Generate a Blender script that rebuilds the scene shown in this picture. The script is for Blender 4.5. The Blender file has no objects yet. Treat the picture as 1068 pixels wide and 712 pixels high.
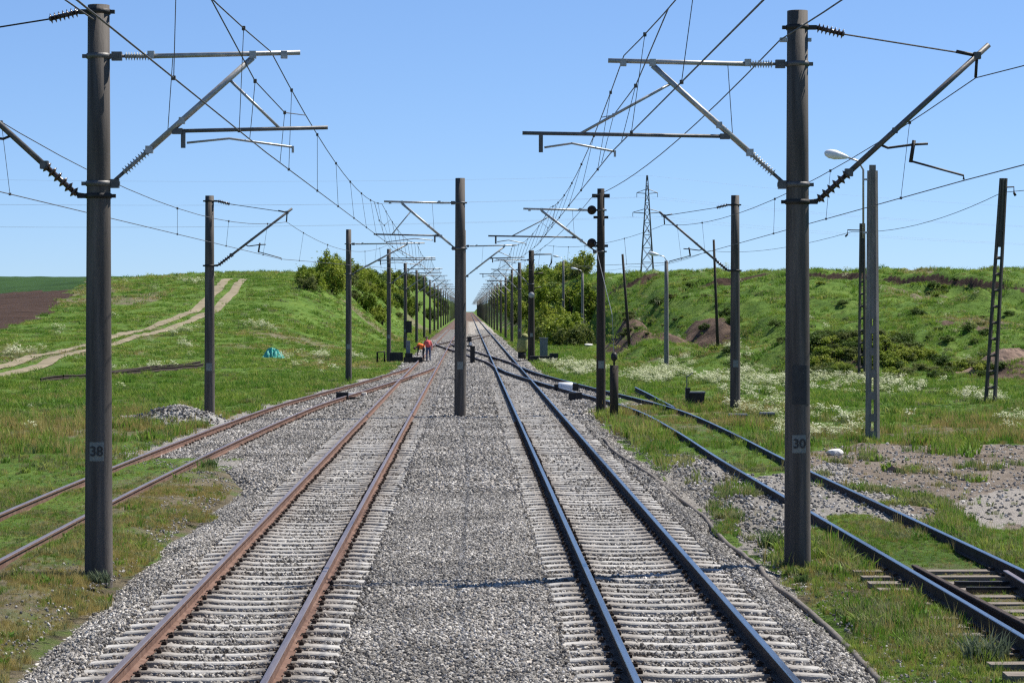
import bpy, bmesh, math, random
import numpy as np
from mathutils import Vector, Matrix

random.seed(7)
rng = np.random.default_rng(11)
SC = bpy.context.scene
COL = SC.collection
R = math.radians

# ------------------------------------------------------------------ camera numbers
F, CXP, CYP, CAMH = 2450.0, 489.0, 322.0, 3.5     # photo pixels (1068 wide)

# ------------------------------------------------------------------ numpy noise
def _h(ix, iy, seed):
    n = (ix.astype(np.int64) * 374761393 + iy.astype(np.int64) * 668265263 + seed * 1442695041) & 0xFFFFFFFF
    n = ((n ^ (n >> 13)) * 1274126177) & 0xFFFFFFFF
    return ((n ^ (n >> 16)) & 0xFFFF) / 65535.0

def vnoise(x, y, seed=0):
    x = np.asarray(x, float); y = np.asarray(y, float)
    ix = np.floor(x); iy = np.floor(y)
    fx = x - ix; fy = y - iy
    fx = fx * fx * (3 - 2 * fx); fy = fy * fy * (3 - 2 * fy)
    a = _h(ix, iy, seed); b = _h(ix + 1, iy, seed); c = _h(ix, iy + 1, seed); d = _h(ix + 1, iy + 1, seed)
    return (a * (1 - fx) + b * fx) * (1 - fy) + (c * (1 - fx) + d * fx) * fy

def fbm(x, y, seed=0, octv=4):
    s = 0; amp = .5; t = 0
    for k in range(octv):
        s = s + amp * vnoise(np.asarray(x) * 2 ** k, np.asarray(y) * 2 ** k, seed + k); t += amp; amp *= .5
    return s / t

def sst(a, b, x):
    t = np.clip((np.asarray(x, float) - a) / (b - a), 0, 1)
    return t * t * (3 - 2 * t)

def lin(a, b, x):
    return np.clip((np.asarray(x, float) - a) / (b - a), 0, 1)

def seg_dist(x, y, pts):
    """distance to a polyline, parameter along it 0..1 and side"""
    best = np.full(np.shape(x), 1e9); par = np.zeros(np.shape(x)); side = np.zeros(np.shape(x))
    n = len(pts) - 1
    for i in range(n):
        ax, ay = pts[i]; bx_, by_ = pts[i + 1]
        dx, dy = bx_ - ax, by_ - ay
        L2 = dx * dx + dy * dy
        t = np.clip(((x - ax) * dx + (y - ay) * dy) / L2, 0, 1)
        px, py = x - (ax + t * dx), y - (ay + t * dy)
        d = np.hypot(px, py)
        s = np.sign(dx * py - dy * px)
        m = d < best
        best = np.where(m, d, best); par = np.where(m, (i + t) / n, par); side = np.where(m, s, side)
    return best, par, side

def in_poly(x, y, poly):
    x = np.asarray(x, float); y = np.asarray(y, float)
    r = np.zeros(np.broadcast(x, y).shape, bool)
    n = len(poly)
    for i in range(n):
        x1, y1 = poly[i]; x2, y2 = poly[(i + 1) % n]
        c = ((y1 > y) != (y2 > y)) & (x < (x2 - x1) * (y - y1) / ((y2 - y1) + 1e-12) + x1)
        r ^= c
    return r

# ------------------------------------------------------------------ track centre lines (x as a function of y)
LM, RM = -2.68, 2.34
LSY = [-30, 20, 45, 57, 70, 80, 88, 95, 105, 115, 125, 135, 141, 146]
LSX = [-7.5, -7.36, -7.27, -7.08, -6.78, -6.48, -6.18, -5.7, -5.0, -4.32, -3.72, -3.1, -2.86, -2.76]
RSY = [-30, 20, 32, 57, 63, 76, 83, 90, 97, 104, 112, 120, 130, 140, 146]
RSX = [6.65, 6.7, 6.7, 6.62, 6.72, 6.72, 6.55, 6.05, 5.45, 4.85, 4.2, 3.62, 2.9, 2.5, 2.42]
def smooth_tab(ys, xs):
    yy = np.arange(ys[0], ys[-1] + .01, 1.0)
    xx = np.interp(yy, ys, xs)
    k = np.ones(9) / 9
    pad = np.concatenate([np.full(4, xx[0]), xx, np.full(4, xx[-1])])
    return yy, np.convolve(pad, k, 'valid')
LST, RST = smooth_tab(LSY, LSX), smooth_tab(RSY, RSX)
def ls_x(y): return np.interp(y, *LST)
def rs_x(y): return np.interp(y, *RST)

# ------------------------------------------------------------------ terrain
SCARP1 = [(31, 240), (37, 233), (43, 224), (48, 213), (50, 205)]
SCARP2 = [(15.5, 268), (17.5, 264), (19.5, 263), (21.5, 267)]
SCARP3 = [(43, 196), (46, 203), (50, 209)]
SCARP4 = [(22, 236), (26, 238), (31, 240)]

def H(x, y):
    x = np.asarray(x, float); y = np.asarray(y, float)
    # left natural ground
    zl = 7.7 * sst(108, 372, y) + 4.4 * sst(330, 640, y)
    zl = zl + 1.5 * sst(60, 25, np.hypot((x + 24), (y - 318) * .5)) * sst(200, 260, y)      # knoll beside the cutting
    zl = zl - 1.4 * sst(-30, -70, x) * sst(160, 280, y) * (1 - sst(330, 480, y))
    fl = sst(-7.4, -19.0, x + 1.2 * (vnoise(x * .05, y * .06, 5) - .5) * sst(100, 160, y))
    hl = zl * fl
    # right hill
    foot = np.interp(x, [10, 12.5, 15, 20, 26, 36, 60], [300, 284, 232, 190, 160, 150, 142])
    foot = foot + 14 * (vnoise(x * .09, y * .03, 9) - .5)
    crest = np.interp(x, [10, 12.5, 15, 20, 28, 40, 60], [345, 335, 296, 268, 250, 244, 236])
    t = np.clip((y - foot) / (crest - foot), 0, 1)
    zr = 8.1 * (t * t * (3 - 2 * t) * .6 + t * .4)
    zr = zr * np.interp(x, [12, 16, 22, 50], [1, .95, .93, .88])
    zr = zr + .8 * sst(300, 700, y)
    fr = sst(6.6, 15.5, x)
    hr = zr * fr
    # humps on the right
    def hump(cx, cy, rx, ry, h, p=1.0):
        d = np.sqrt(((x - cx) / rx) ** 2 + ((y - cy) / ry) ** 2)
        return h * (1 - sst(0.15, 1.0, d)) ** p
    hr = hr + hump(22.5, 134, 6.8, 12, 2.7) + hump(16.8, 142, 5, 12, 1.0) + hump(30, 128, 4.0, 7, 1.5)
    hr = hr + hump(15.4, 197, 5.0, 14, 2.5) * (.55 + .9 * fbm(x * .45, y * .22, 91, 4)) + hump(20.5, 205, 4.5, 12, 1.6) + hump(12.0, 286, 3.6, 16, 1.5) + hump(13.5, 160, 4, 22, 1.1)
    hr = hr + hump(25, 165, 6, 10, .8)
    hr = hr + hump(12.8, 100, 4.5, 22, .35)
    for pts, hgt in ((SCARP1, 0.9), (SCARP2, 1.0), (SCARP3, .7), (SCARP4, .5)):
        d, p, s = seg_dist(x, y, pts)
        end = np.sin(np.pi * np.clip(p, 0.0, 1.0)) ** .5
        hr = hr + hgt * end * np.exp(-(d / 7.0) ** 2) * (sst(-.6, .6, s * d) - .35)
    z = np.where(x < 0, hl, hr)
    away = sst(8.5, 14, np.abs(x)) * sst(45, 110, y)
    z = z + away * (fbm(x * .16, y * .10, 21, 4) - .5) * (.55 + 1.7 * (x > 0) * sst(100, 150, y))
    z = z + away * (x > 0) * sst(120, 160, y) * (fbm(x * .6, y * .35, 31, 3) - .5) * 1.2
    z = z + (fbm(x * .8, y * .8, 41, 3) - .5) * .10
    z = z + .13 * (1 - sst(1.5, 3.0, np.abs(x - ls_x(y)))) * (1 - sst(54, 64, y)) + .115 * (1 - sst(1.4, 2.6, np.abs(x - rs_x(y)))) * (1 - sst(95, 110, y)) * (.35 + .65 * sst(33, 38, y))
    return z - .27

def Hs(x, y): return float(H(np.array([x]), np.array([y]))[0])

def ray(px, py, z=None):
    """world point on the terrain (or on height z) seen at photo pixel px,py"""
    if z is not None:
        Y = F * (CAMH - z) / (py - CYP)
        return Vector(((px - CXP) * Y / F, Y, z))
    Y = np.concatenate([np.arange(18, 400, .25), np.arange(400, 2400, 2.0)])
    X = (px - CXP) * Y / F
    Z = CAMH - (py - CYP) * Y / F
    hit = np.nonzero(H(X, Y) >= Z)[0]
    i = hit[0] if len(hit) else len(Y) - 1
    return Vector((X[i], Y[i], float(H(X[i:i + 1], Y[i:i + 1])[0])))

def wpt(px, py, Y):
    return Vector(((px - CXP) * Y / F, Y, CAMH - (py - CYP) * Y / F))

# ------------------------------------------------------------------ materials
def new_mat(name):
    m = bpy.data.materials.new(name); m.use_nodes = True
    nt = m.node_tree; nt.nodes.clear()
    return m, nt, nt.nodes, nt.links

def nd(nodes, t, **kw):
    n = nodes.new(t)
    for k, v in kw.items(): setattr(n, k, v)
    return n

def ramp(nodes, stops, interp='LINEAR'):
    r = nodes.new('ShaderNodeValToRGB'); cr = r.color_ramp; cr.interpolation = interp
    while len(cr.elements) < len(stops): cr.elements.new(.5)
    for e, (p, c) in zip(cr.elements, stops):
        e.position = p; e.color = (*c, 1) if len(c) == 3 else c
    return r

def mat_noise(name, c1, c2, scale=4, rough=.8, metal=0., bump=.15, bscale=None, detail=6, stretch=(1, 1, 1), spec=.3, c3=None):
    m, nt, N, L = new_mat(name)
    tc = nd(N, 'ShaderNodeTexCoord'); mp = nd(N, 'ShaderNodeMapping'); mp.inputs['Scale'].default_value = stretch
    L.new(tc.outputs['Object'], mp.inputs['Vector'])
    no = nd(N, 'ShaderNodeTexNoise'); no.inputs['Scale'].default_value = scale; no.inputs['Detail'].default_value = detail; no.inputs['Roughness'].default_value = .65
    L.new(mp.outputs[0], no.inputs['Vector'])
    st = [(.3, c1), (.7, c2)] if c3 is None else [(.28, c1), (.5, c2), (.72, c3)]
    rp = ramp(N, st); L.new(no.outputs['Fac'], rp.inputs[0])
    b = nd(N, 'ShaderNodeBsdfPrincipled'); b.inputs['Roughness'].default_value = rough; b.inputs['Metallic'].default_value = metal
    b.inputs['Specular IOR Level'].default_value = spec
    L.new(rp.outputs[0], b.inputs['Base Color'])
    if bump:
        n2 = nd(N, 'ShaderNodeTexNoise'); n2.inputs['Scale'].default_value = bscale or scale * 6; n2.inputs['Detail'].default_value = 4
        L.new(mp.outputs[0], n2.inputs['Vector'])
        bp = nd(N, 'ShaderNodeBump'); bp.inputs['Strength'].default_value = bump; bp.inputs['Distance'].default_value = .02
        L.new(n2.outputs['Fac'], bp.inputs['Height']); L.new(bp.outputs[0], b.inputs['Normal'])
    o = nd(N, 'ShaderNodeOutputMaterial'); L.new(b.outputs[0], o.inputs[0])
    return m

def mat_instance(name, stops, rough=.85, transl=0., spec=.2, tint=None, rust=False):
    """colour picked per instance, for stones, blades and leaves"""
    m, nt, N, L = new_mat(name)
    oi = nd(N, 'ShaderNodeObjectInfo'); rp = ramp(N, stops); L.new(oi.outputs['Random'], rp.inputs[0])
    col = rp.outputs[0]
    geo = nd(N, 'ShaderNodeNewGeometry')
    no = nd(N, 'ShaderNodeTexNoise'); no.inputs['Scale'].default_value = .35; no.inputs['Detail'].default_value = 3
    L.new(geo.outputs['Position'], no.inputs['Vector'])
    if tint:
        r2 = ramp(N, [(.38, tint[0]), (.62, tint[1])]); L.new(no.outputs['Fac'], r2.inputs[0])
        mx = nd(N, 'ShaderNodeMix', data_type='RGBA', blend_type='MULTIPLY'); mx.inputs['Factor'].default_value = 1
        L.new(col, mx.inputs['A']); L.new(r2.outputs[0], mx.inputs['B']); col = mx.outputs['Result']
    if rust:
        sx = nd(N, 'ShaderNodeSeparateXYZ'); L.new(geo.outputs['Position'], sx.inputs[0]); acc = None
        for xr, k in ((LM - .75, .55), (LM + .75, .55), (RM - .75, .32), (RM + .75, .32)):
            sb = nd(N, 'ShaderNodeMath', operation='SUBTRACT'); L.new(sx.outputs['X'], sb.inputs[0]); sb.inputs[1].default_value = xr
            ab = nd(N, 'ShaderNodeMath', operation='ABSOLUTE'); L.new(sb.outputs[0], ab.inputs[0])
            mr = nd(N, 'ShaderNodeMapRange'); mr.inputs['From Min'].default_value = .55; mr.inputs['From Max'].default_value = .12; mr.inputs['To Max'].default_value = k; L.new(ab.outputs[0], mr.inputs['Value'])
            if acc is None: acc = mr.outputs[0]
            else:
                ad = nd(N, 'ShaderNodeMath', operation='MAXIMUM'); L.new(acc, ad.inputs[0]); L.new(mr.outputs[0], ad.inputs[1]); acc = ad.outputs[0]
        m3 = nd(N, 'ShaderNodeMix', data_type='RGBA'); L.new(acc, m3.inputs['Factor']); L.new(col, m3.inputs['A']); m3.inputs['B'].default_value = (.115, .082, .062, 1); col = m3.outputs['Result']
    b = nd(N, 'ShaderNodeBsdfPrincipled'); b.inputs['Roughness'].default_value = rough; b.inputs['Specular IOR Level'].default_value = spec
    L.new(col, b.inputs['Base Color'])
    out = b.outputs[0]
    if transl:
        t = nd(N, 'ShaderNodeBsdfTranslucent'); L.new(col, t.inputs['Color'])
        ms = nd(N, 'ShaderNodeMixShader'); ms.inputs[0].default_value = transl
        L.new(b.outputs[0], ms.inputs[1]); L.new(t.outputs[0], ms.inputs[2]); out = ms.outputs[0]
    o = nd(N, 'ShaderNodeOutputMaterial'); L.new(out, o.inputs[0])
    return m

def mat_sleeper():
    """grey beige concrete, a tone of its own for each sleeper, browned by rail dust round the seats"""
    m, nt, N, L = new_mat('sleeper_concrete')
    tc = nd(N, 'ShaderNodeTexCoord'); oi = nd(N, 'ShaderNodeObjectInfo')
    no = nd(N, 'ShaderNodeTexNoise'); no.inputs['Scale'].default_value = 5; no.inputs['Detail'].default_value = 7; no.inputs['Roughness'].default_value = .7
    no.noise_dimensions = '4D'
    L.new(tc.outputs['Object'], no.inputs['Vector'])
    w = nd(N, 'ShaderNodeMath', operation='MULTIPLY'); L.new(oi.outputs['Random'], w.inputs[0]); w.inputs[1].default_value = 40; L.new(w.outputs[0], no.inputs['W'])
    a = nd(N, 'ShaderNodeMath', operation='MULTIPLY_ADD'); L.new(oi.outputs['Random'], a.inputs[0]); a.inputs[1].default_value = .22; L.new(no.outputs['Fac'], a.inputs[2])
    rp = ramp(N, [(.33, (.165, .157, .143)), (.55, (.315, .30, .276)), (.85, (.44, .423, .393))]); L.new(a.outputs[0], rp.inputs[0])
    sx = nd(N, 'ShaderNodeSeparateXYZ'); L.new(tc.outputs['Object'], sx.inputs[0])
    ab = nd(N, 'ShaderNodeMath', operation='ABSOLUTE'); L.new(sx.outputs['X'], ab.inputs[0])
    sb = nd(N, 'ShaderNodeMath', operation='SUBTRACT'); L.new(ab.outputs[0], sb.inputs[0]); sb.inputs[1].default_value = .75
    a2 = nd(N, 'ShaderNodeMath', operation='ABSOLUTE'); L.new(sb.outputs[0], a2.inputs[0])
    mr = nd(N, 'ShaderNodeMapRange'); mr.inputs['From Min'].default_value = .42; mr.inputs['From Max'].default_value = .10; mr.inputs['To Max'].default_value = .62; L.new(a2.outputs[0], mr.inputs['Value'])
    mx = nd(N, 'ShaderNodeMix', data_type='RGBA'); L.new(mr.outputs[0], mx.inputs['Factor']); L.new(rp.outputs[0], mx.inputs['A']); mx.inputs['B'].default_value = (.125, .095, .072, 1)
    b = nd(N, 'ShaderNodeBsdfPrincipled'); b.inputs['Roughness'].default_value = .92; b.inputs['Specular IOR Level'].default_value = .2
    L.new(mx.outputs['Result'], b.inputs['Base Color'])
    n2 = nd(N, 'ShaderNodeTexNoise'); n2.inputs['Scale'].default_value = 45; L.new(tc.outputs['Object'], n2.inputs['Vector'])
    bp = nd(N, 'ShaderNodeBump'); bp.inputs['Strength'].default_value = .4; bp.inputs['Distance'].default_value = .02; L.new(n2.outputs['Fac'], bp.inputs['Height']); L.new(bp.outputs[0], b.inputs['Normal'])
    o = nd(N, 'ShaderNodeOutputMaterial'); L.new(b.outputs[0], o.inputs[0]); return m

M = {}
M['pole'] = mat_noise('weathered_concrete', (.036, .031, .027), (.076, .066, .057), 1.9, .8, spec=.25, bump=.3, bscale=40, stretch=(4, 4, .22), c3=(.135, .118, .102))
M['pole_light'] = mat_noise('pale_concrete', (.125, .115, .103), (.235, .218, .198), 2.5, .9, bump=.4, bscale=30, stretch=(3, 3, .6))
M['pole_wood'] = mat_noise('tarred_wood', (.022, .018, .014), (.055, .042, .032), 2.5, .9, bump=.4, bscale=30, stretch=(4, 4, .3))
M['iron'] = mat_noise('dark_iron', (.018, .018, .019), (.05, .046, .042), 8, .6, .5, .2)
M['galv'] = mat_noise('galvanised_steel', (.26, .26, .26), (.42, .41, .39), 9, .5, .55, .1)
M['galv_dark'] = mat_noise('dull_steel_tube', (.07, .07, .072), (.15, .145, .14), 9, .55, .5, .1)
M['porcelain'] = mat_noise('brown_porcelain', (.025, .015, .012), (.05, .03, .022), 6, .25, 0, 0, spec=.6)
M['glass_ins'] = mat_noise('grey_insulator', (.20, .21, .20), (.34, .35, .33), 8, .3, 0, 0, spec=.6)
M['wire'] = mat_noise('weathered_wire', (.05, .05, .05), (.10, .095, .09), 3, .6, .4, 0)
M['plate'] = mat_noise('faded_plate', (.15, .16, .15), (.22, .23, .21), 12, .8, 0, .05)
M['ink'] = mat_noise('black_paint', (.03, .03, .03), (.05, .05, .05), 12, .8, 0, 0)
M['rust'] = mat_noise('rusty_rail_side', (.075, .036, .024), (.135, .075, .052), 5, .85, .1, .3, bscale=60, c3=(.19, .12, .088))
M['rust_dark'] = mat_noise('dark_rail_side', (.022, .016, .013), (.055, .036, .027), 5, .85, .1, .3, bscale=60)
M['head_rusty'] = mat_noise('dull_rail_head', (.20, .155, .14), (.31, .255, .24), 2.5, .42, .75, .05, stretch=(6, .4, 1))
M['head_shiny'] = mat_noise('polished_rail_head', (.19, .20, .22), (.30, .31, .33), 2.0, .26, .95, .03, stretch=(8, .3, 1))
M['sleeper'] = mat_sleeper()
M['wood_sleeper'] = mat_noise('grey_timber', (.10, .08, .065), (.26, .225, .185), 6, .9, 0, .5, bscale=30, stretch=(.4, 5, 5))
M['bark'] = mat_noise('bark', (.04, .03, .022), (.10, .08, .06), 8, .95, 0, .5)
M['white_box'] = mat_noise('white_enamel', (.55, .56, .56), (.72, .73, .73), 6, .6, 0, .05)
M['grey_box'] = mat_noise('grey_paint', (.11, .12, .13), (.18, .19, .20), 5, .6, 0, .05)
M['black_box'] = mat_noise('black_cast_iron', (.012, .012, .013), (.04, .038, .036), 6, .7, .2, .2)
M['cable'] = mat_noise('dusty_cable', (.09, .078, .066), (.17, .15, .13), 7, .9, 0, .2)
M['tarp'] = mat_noise('turquoise_plastic', (.03, .25, .20), (.08, .42, .34), 14, .5, 0, .4)
M['tarp_olive'] = mat_noise('olive_canvas', (.16, .17, .06), (.30, .30, .12), 6, .9, 0, .4)
M['earth'] = mat_noise('bare_earth', (.12, .075, .052), (.24, .165, .12), 1.2, .95, 0, .6, bscale=9)
M['pale_stone'] = mat_noise('pale_stone', (.5, .48, .44), (.68, .66, .6), 5, .9, 0, .3)
M['lamp_white'] = mat_noise('lamp_housing', (.62, .63, .64), (.75, .76, .77), 6, .4, 0, 0)
M['orange'] = mat_noise('orange_vest_cloth', (.75, .13, .03), (.85, .22, .05), 14, .8, 0, .1)
M['red_cloth'] = mat_noise('red_vest_cloth', (.45, .06, .07), (.62, .12, .10), 14, .8, 0, .1)
M['dark_cloth'] = mat_noise('dark_cloth', (.02, .02, .024), (.05, .05, .055), 14, .9, 0, .1)
M['blue_cloth'] = mat_noise('blue_work_cloth', (.03, .05, .11), (.06, .09, .17), 14, .9, 0, .1)
M['skin'] = mat_noise('skin', (.36, .20, .14), (.44, .26, .19), 10, .6, 0, 0)
M['hair'] = mat_noise('dark_hair', (.012, .01, .008), (.03, .022, .018), 20, .7, 0, 0)
M['disc'] = mat_noise('white_signal_disc', (.24, .25, .26), (.34, .35, .36), 8, .6, 0, 0)

# ------------------------------------------------------------------ mesh builder
class MB:
    def __init__(s): s.v = []; s.f = []; s.mi = []; s.sm = []
    def add(s, vs, fs, mi=0, smooth=False):
        b = len(s.v); s.v += [tuple(v) for v in vs]
        for f in fs: s.f.append(tuple(b + i for i in f)); s.mi.append(mi); s.sm.append(smooth)
    def box(s, c, d, mi=0, rot=None, taper=1.0):
        vs = []
        for z in (-1, 1):
            k = taper if z > 0 else 1
            for x, y in ((-1, -1), (1, -1), (1, 1), (-1, 1)):
                v = Vector((x * d[0] / 2 * k, y * d[1] / 2 * k, z * d[2] / 2))
                if rot is not None: v = rot @ v
                vs.append(v + Vector(c))
        s.add(vs, [(3, 2, 1, 0), (4, 5, 6, 7), (0, 1, 5, 4), (1, 2, 6, 5), (2, 3, 7, 6), (3, 0, 4, 7)], mi)
    def tube(s, pts, r, n=8, mi=0, cap=True):
        pts = [Vector(p) for p in pts]
        rs = r if isinstance(r, (list, tuple)) else [r] * len(pts)
        vs = []
        for i, p in enumerate(pts):
            t = (pts[min(i + 1, len(pts) - 1)] - pts[max(i - 1, 0)]).normalized()
            up = Vector((0, 0, 1)) if abs(t.z) < .95 else Vector((0, 1, 0))
            a = t.cross(up).normalized(); b = a.cross(t).normalized()
            for k in range(n):
                q = 2 * math.pi * k / n
                vs.append(p + (a * math.cos(q) + b * math.sin(q)) * rs[i])
        fs = []
        for i in range(len(pts) - 1):
            for k in range(n):
                fs.append((i * n + k, i * n + (k + 1) % n, (i + 1) * n + (k + 1) % n, (i + 1) * n + k))
        if cap:
            fs.append(tuple(range(n - 1, -1, -1))); fs.append(tuple(range((len(pts) - 1) * n, len(pts) * n)))
        s.add(vs, fs, mi, n > 5)
    def build(s, name, mats, parent=None, loc=None):
        me = bpy.data.meshes.new(name)
        me.from_pydata(s.v, [], s.f)
        ms = mats if isinstance(mats, (list, tuple)) else [mats]
        for m in ms: me.materials.append(m)
        me.polygons.foreach_set('material_index', s.mi)
        me.polygons.foreach_set('use_smooth', s.sm)
        me.update()
        o = bpy.data.objects.new(name, me); COL.objects.link(o)
        if parent is not None: o.parent = parent
        if loc is not None: o.location = loc
        return o

def tag(o, label=None, cat=None, group=None, kind=None):
    if label: o['label'] = label
    if cat: o['category'] = cat
    if group: o['group'] = group
    if kind: o['kind'] = kind
    return o

def thing(name, loc, label, cat, group=None, rz=0):
    o = bpy.data.objects.new(name, None); COL.objects.link(o)
    o.location = loc; o.rotation_euler.z = rz; o.empty_display_size = .3
    return tag(o, label, cat, group)

def copy_child(o, parent):
    c = o.copy(); COL.objects.link(c); c.parent = parent
    return c

def mesh_np(name, verts, quads, mats, smooth=True):
    me = bpy.data.meshes.new(name)
    nv, nq = len(verts), len(quads)
    me.vertices.add(nv); me.vertices.foreach_set('co', np.asarray(verts, np.float32).ravel())
    me.loops.add(nq * 4); me.loops.foreach_set('vertex_index', np.asarray(quads, np.int32).ravel())
    me.polygons.add(nq); me.polygons.foreach_set('loop_start', np.arange(nq, dtype=np.int32) * 4)
    me.polygons.foreach_set('use_smooth', np.full(nq, smooth))
    me.update(calc_edges=True); me.validate()
    for m in mats: me.materials.append(m)
    return me

# ------------------------------------------------------------------ ground zones (world polygons, taken from the lie of the land)
def P(*pp): return [tuple(ray(px, py, -.27)[:2]) for px, py in pp]
EARTH_R = P((846, 470), (905, 462), (1000, 467), (1120, 462), (1140, 540), (1068, 548), (1015, 528), (985, 548), (930, 540), (880, 520), (846, 490))
GRAVEL_R = P((690, 478), (735, 480), (800, 500), (850, 492), (880, 482), (905, 500), (950, 528), (975, 546), (948, 560), (905, 543), (860, 545), (840, 560), (800, 585), (750, 545), (705, 505))
PALE_R = P((1000, 522), (1040, 512), (1110, 515), (1110, 545), (1040, 545))
FLOWERS = [P((786, 402), (850, 399), (900, 401), (945, 406), (975, 412), (900, 414), (800, 411)),
           P((760, 414), (800, 405), (822, 403), (822, 442), (790, 440), (775, 430)),
           P((722, 402), (762, 385), (800, 392), (800, 404), (750, 412)),
           P((815, 436), (860, 430), (900, 440), (905, 455), (860, 462), (795, 466), (800, 445)),
           P((985, 414), (1040, 411), (1068, 424), (1020, 424)), P((1045, 440), (1090, 432), (1090, 452), (1050, 452)),
           P((640, 395), (700, 384), (720, 392), (680, 404), (645, 402)),
           P((560, 382), (600, 380), (640, 388), (600, 395))]
FLOWERS_L = [[tuple(ray(px, py)[:2]) for px, py in q] for q in (
    ((-10, 366), (20, 366), (45, 369), (40, 374), (0, 376)),
    ((172, 362), (200, 359), (215, 363), (200, 367), (176, 366)),
    ((246, 340), (262, 339), (296, 345), (294, 349), (260, 347)),
    ((300, 376), (330, 368), (345, 374), (330, 382), (300, 385)),
    ((335, 384), (350, 382), (352, 390), (338, 391)),
    ((115, 383), (160, 382), (155, 387), (118, 388)), ((55, 345), (66, 343), (66, 347)), ((186, 295), (208, 295), (208, 299), (186, 299)),
    ((165, 340), (200, 333), (205, 345), (175, 352)), ((365, 366), (386, 374), (384, 378), (362, 370)))]
ROAD_C = [ray(px, py) for px, py in ((-60, 402), (-20, 393), (0, 388), (40, 375), (70, 368), (110, 358), (150, 347), (185, 336), (205, 327), (222, 317), (236, 303), (243, 293.5), (247, 291))]
PLOUGH = [(-160, 200), (-39, 196), (-40.5, 215), (-41.5, 235), (-43, 252), (-46, 268), (-70, 300), (-180, 330)]

def zones(x, y):
    """material masks of the ground, 0..1"""
    n = (fbm(x * .35, y * .25, 3, 3) - .5)
    wx, wy = x + n * 3.0, y + n * 6.0
    earth = in_poly(wx, wy, EARTH_R).astype(float)
    grav = in_poly(x + n * 1.6, y + n * 3, GRAVEL_R).astype(float)
    pale = in_poly(wx, wy, PALE_R).astype(float)
    # ballast that has spread outside the bed
    dl = x - (ls_x(y) - 1.6)
    grav = np.maximum(grav, ((y > 58 + 14 * n) & (y < 140) & (x < -4) & (dl + n * 1.2 > -.35)).astype(float))
    plough_scarp_shade = in_poly(wx, wy * 1.0, PLOUGH).astype(float)
    crop = ((y > 268 + 8 * n) & (x + 4 * n < -45.5 - (y - 275) * .115) & (plough_scarp_shade < .5)).astype(float)
    dx = sst(.56, .72, fbm(x * .12, y * .07, 77, 3))
    dry = dx * .6
    # worn dry strip along the left of the ballast and brown soil on the banks
    dry = np.maximum(dry, sst(-9.5, -5.2, x) * (x < -4) * (y < 62) * (.55 + .9 * n))
    soil = sst(.73, .79, fbm(x * .22, y * .11, 55, 4)) * (x > 8) * sst(118, 135, y) * (y < 260)
    for cx, cy, rx, ry in ((14.6, 193, 4.6, 13), (19.5, 202, 4.5, 9), (12.0, 282, 3.0, 12), (27.0, 124, 2.0, 4), (30.5, 126, 3.8, 7), (20.0, 126, 1.8, 4)):
        soil = np.maximum(soil, 1 - sst(.6, 1.0, np.hypot((x - cx) / rx, (y - cy) / ry) + n * .8))
    for pts in (SCARP1, SCARP2, SCARP4):  # scarp faces: dark soil, deepened to paint in the shade along the step
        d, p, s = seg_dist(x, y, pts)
        plough_scarp_shade = np.maximum(plough_scarp_shade, (1 - sst(.25, .5, d + n * .4)) * np.sin(np.pi * p) ** .3)
    d, p, s = seg_dist(x, y, [tuple(c[:2]) for c in ROAD_C])
    flow = np.zeros_like(np.asarray(x, float))
    for q in FLOWERS + FLOWERS_L: flow = np.maximum(flow, in_poly(wx, wy, q))
    return dict(earth=np.maximum(earth, 0), gravel=grav, pale=pale, plough_scarp_shade=plough_scarp_shade, crop=crop, dry=np.clip(dry, 0, 1), soil=np.clip(soil, 0, 1), road=d, flower=flow)

# ------------------------------------------------------------------ ground sheet
def build_ground():
    u = np.concatenate([np.linspace(-6, -.8, 30), np.linspace(-.76, -.33, 40), np.linspace(-.325, .325, 430), np.linspace(.33, .76, 40), np.linspace(.8, 6, 30)])
    ys = [-60.0]
    while ys[-1] < 3000:
        Y = ys[-1]
        st = 4 if Y < 10 else .6 if Y < 75 else .9 if Y < 196 else .3 if Y < 242 else .9 if Y < 275 else max(1.2, (Y - 230) * .03)
        ys.append(Y + st)
    ys = np.array(ys)
    YY, UU = np.meshgrid(ys, u, indexing='ij')
    XX = UU * (np.maximum(YY, -20) + 60)
    ZZ = H(XX, YY)
    # keep the ground under the ballast bed and the track
    flat = 1 - sst(4.6, 5.6, np.abs(XX))
    ZZ = ZZ * (1 - flat) + (-.36) * flat
    nr, nc = YY.shape
    V = np.stack([XX, YY, ZZ], -1).reshape(-1, 3)
    idx = np.arange(nr * nc).reshape(nr, nc)
    Q = np.stack([idx[:-1, :-1], idx[:-1, 1:], idx[1:, 1:], idx[1:, :-1]], -1).reshape(-1, 4)
    m = mat_ground()
    me = mesh_np('ground', V, Q, [m])
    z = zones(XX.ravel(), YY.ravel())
    for k in ('earth', 'gravel', 'pale', 'plough_scarp_shade', 'crop', 'dry', 'soil'):
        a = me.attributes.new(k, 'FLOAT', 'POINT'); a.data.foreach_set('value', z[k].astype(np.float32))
    o = bpy.data.objects.new('ground', me); COL.objects.link(o)
    tag(o, kind='structure')
    return o

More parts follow.
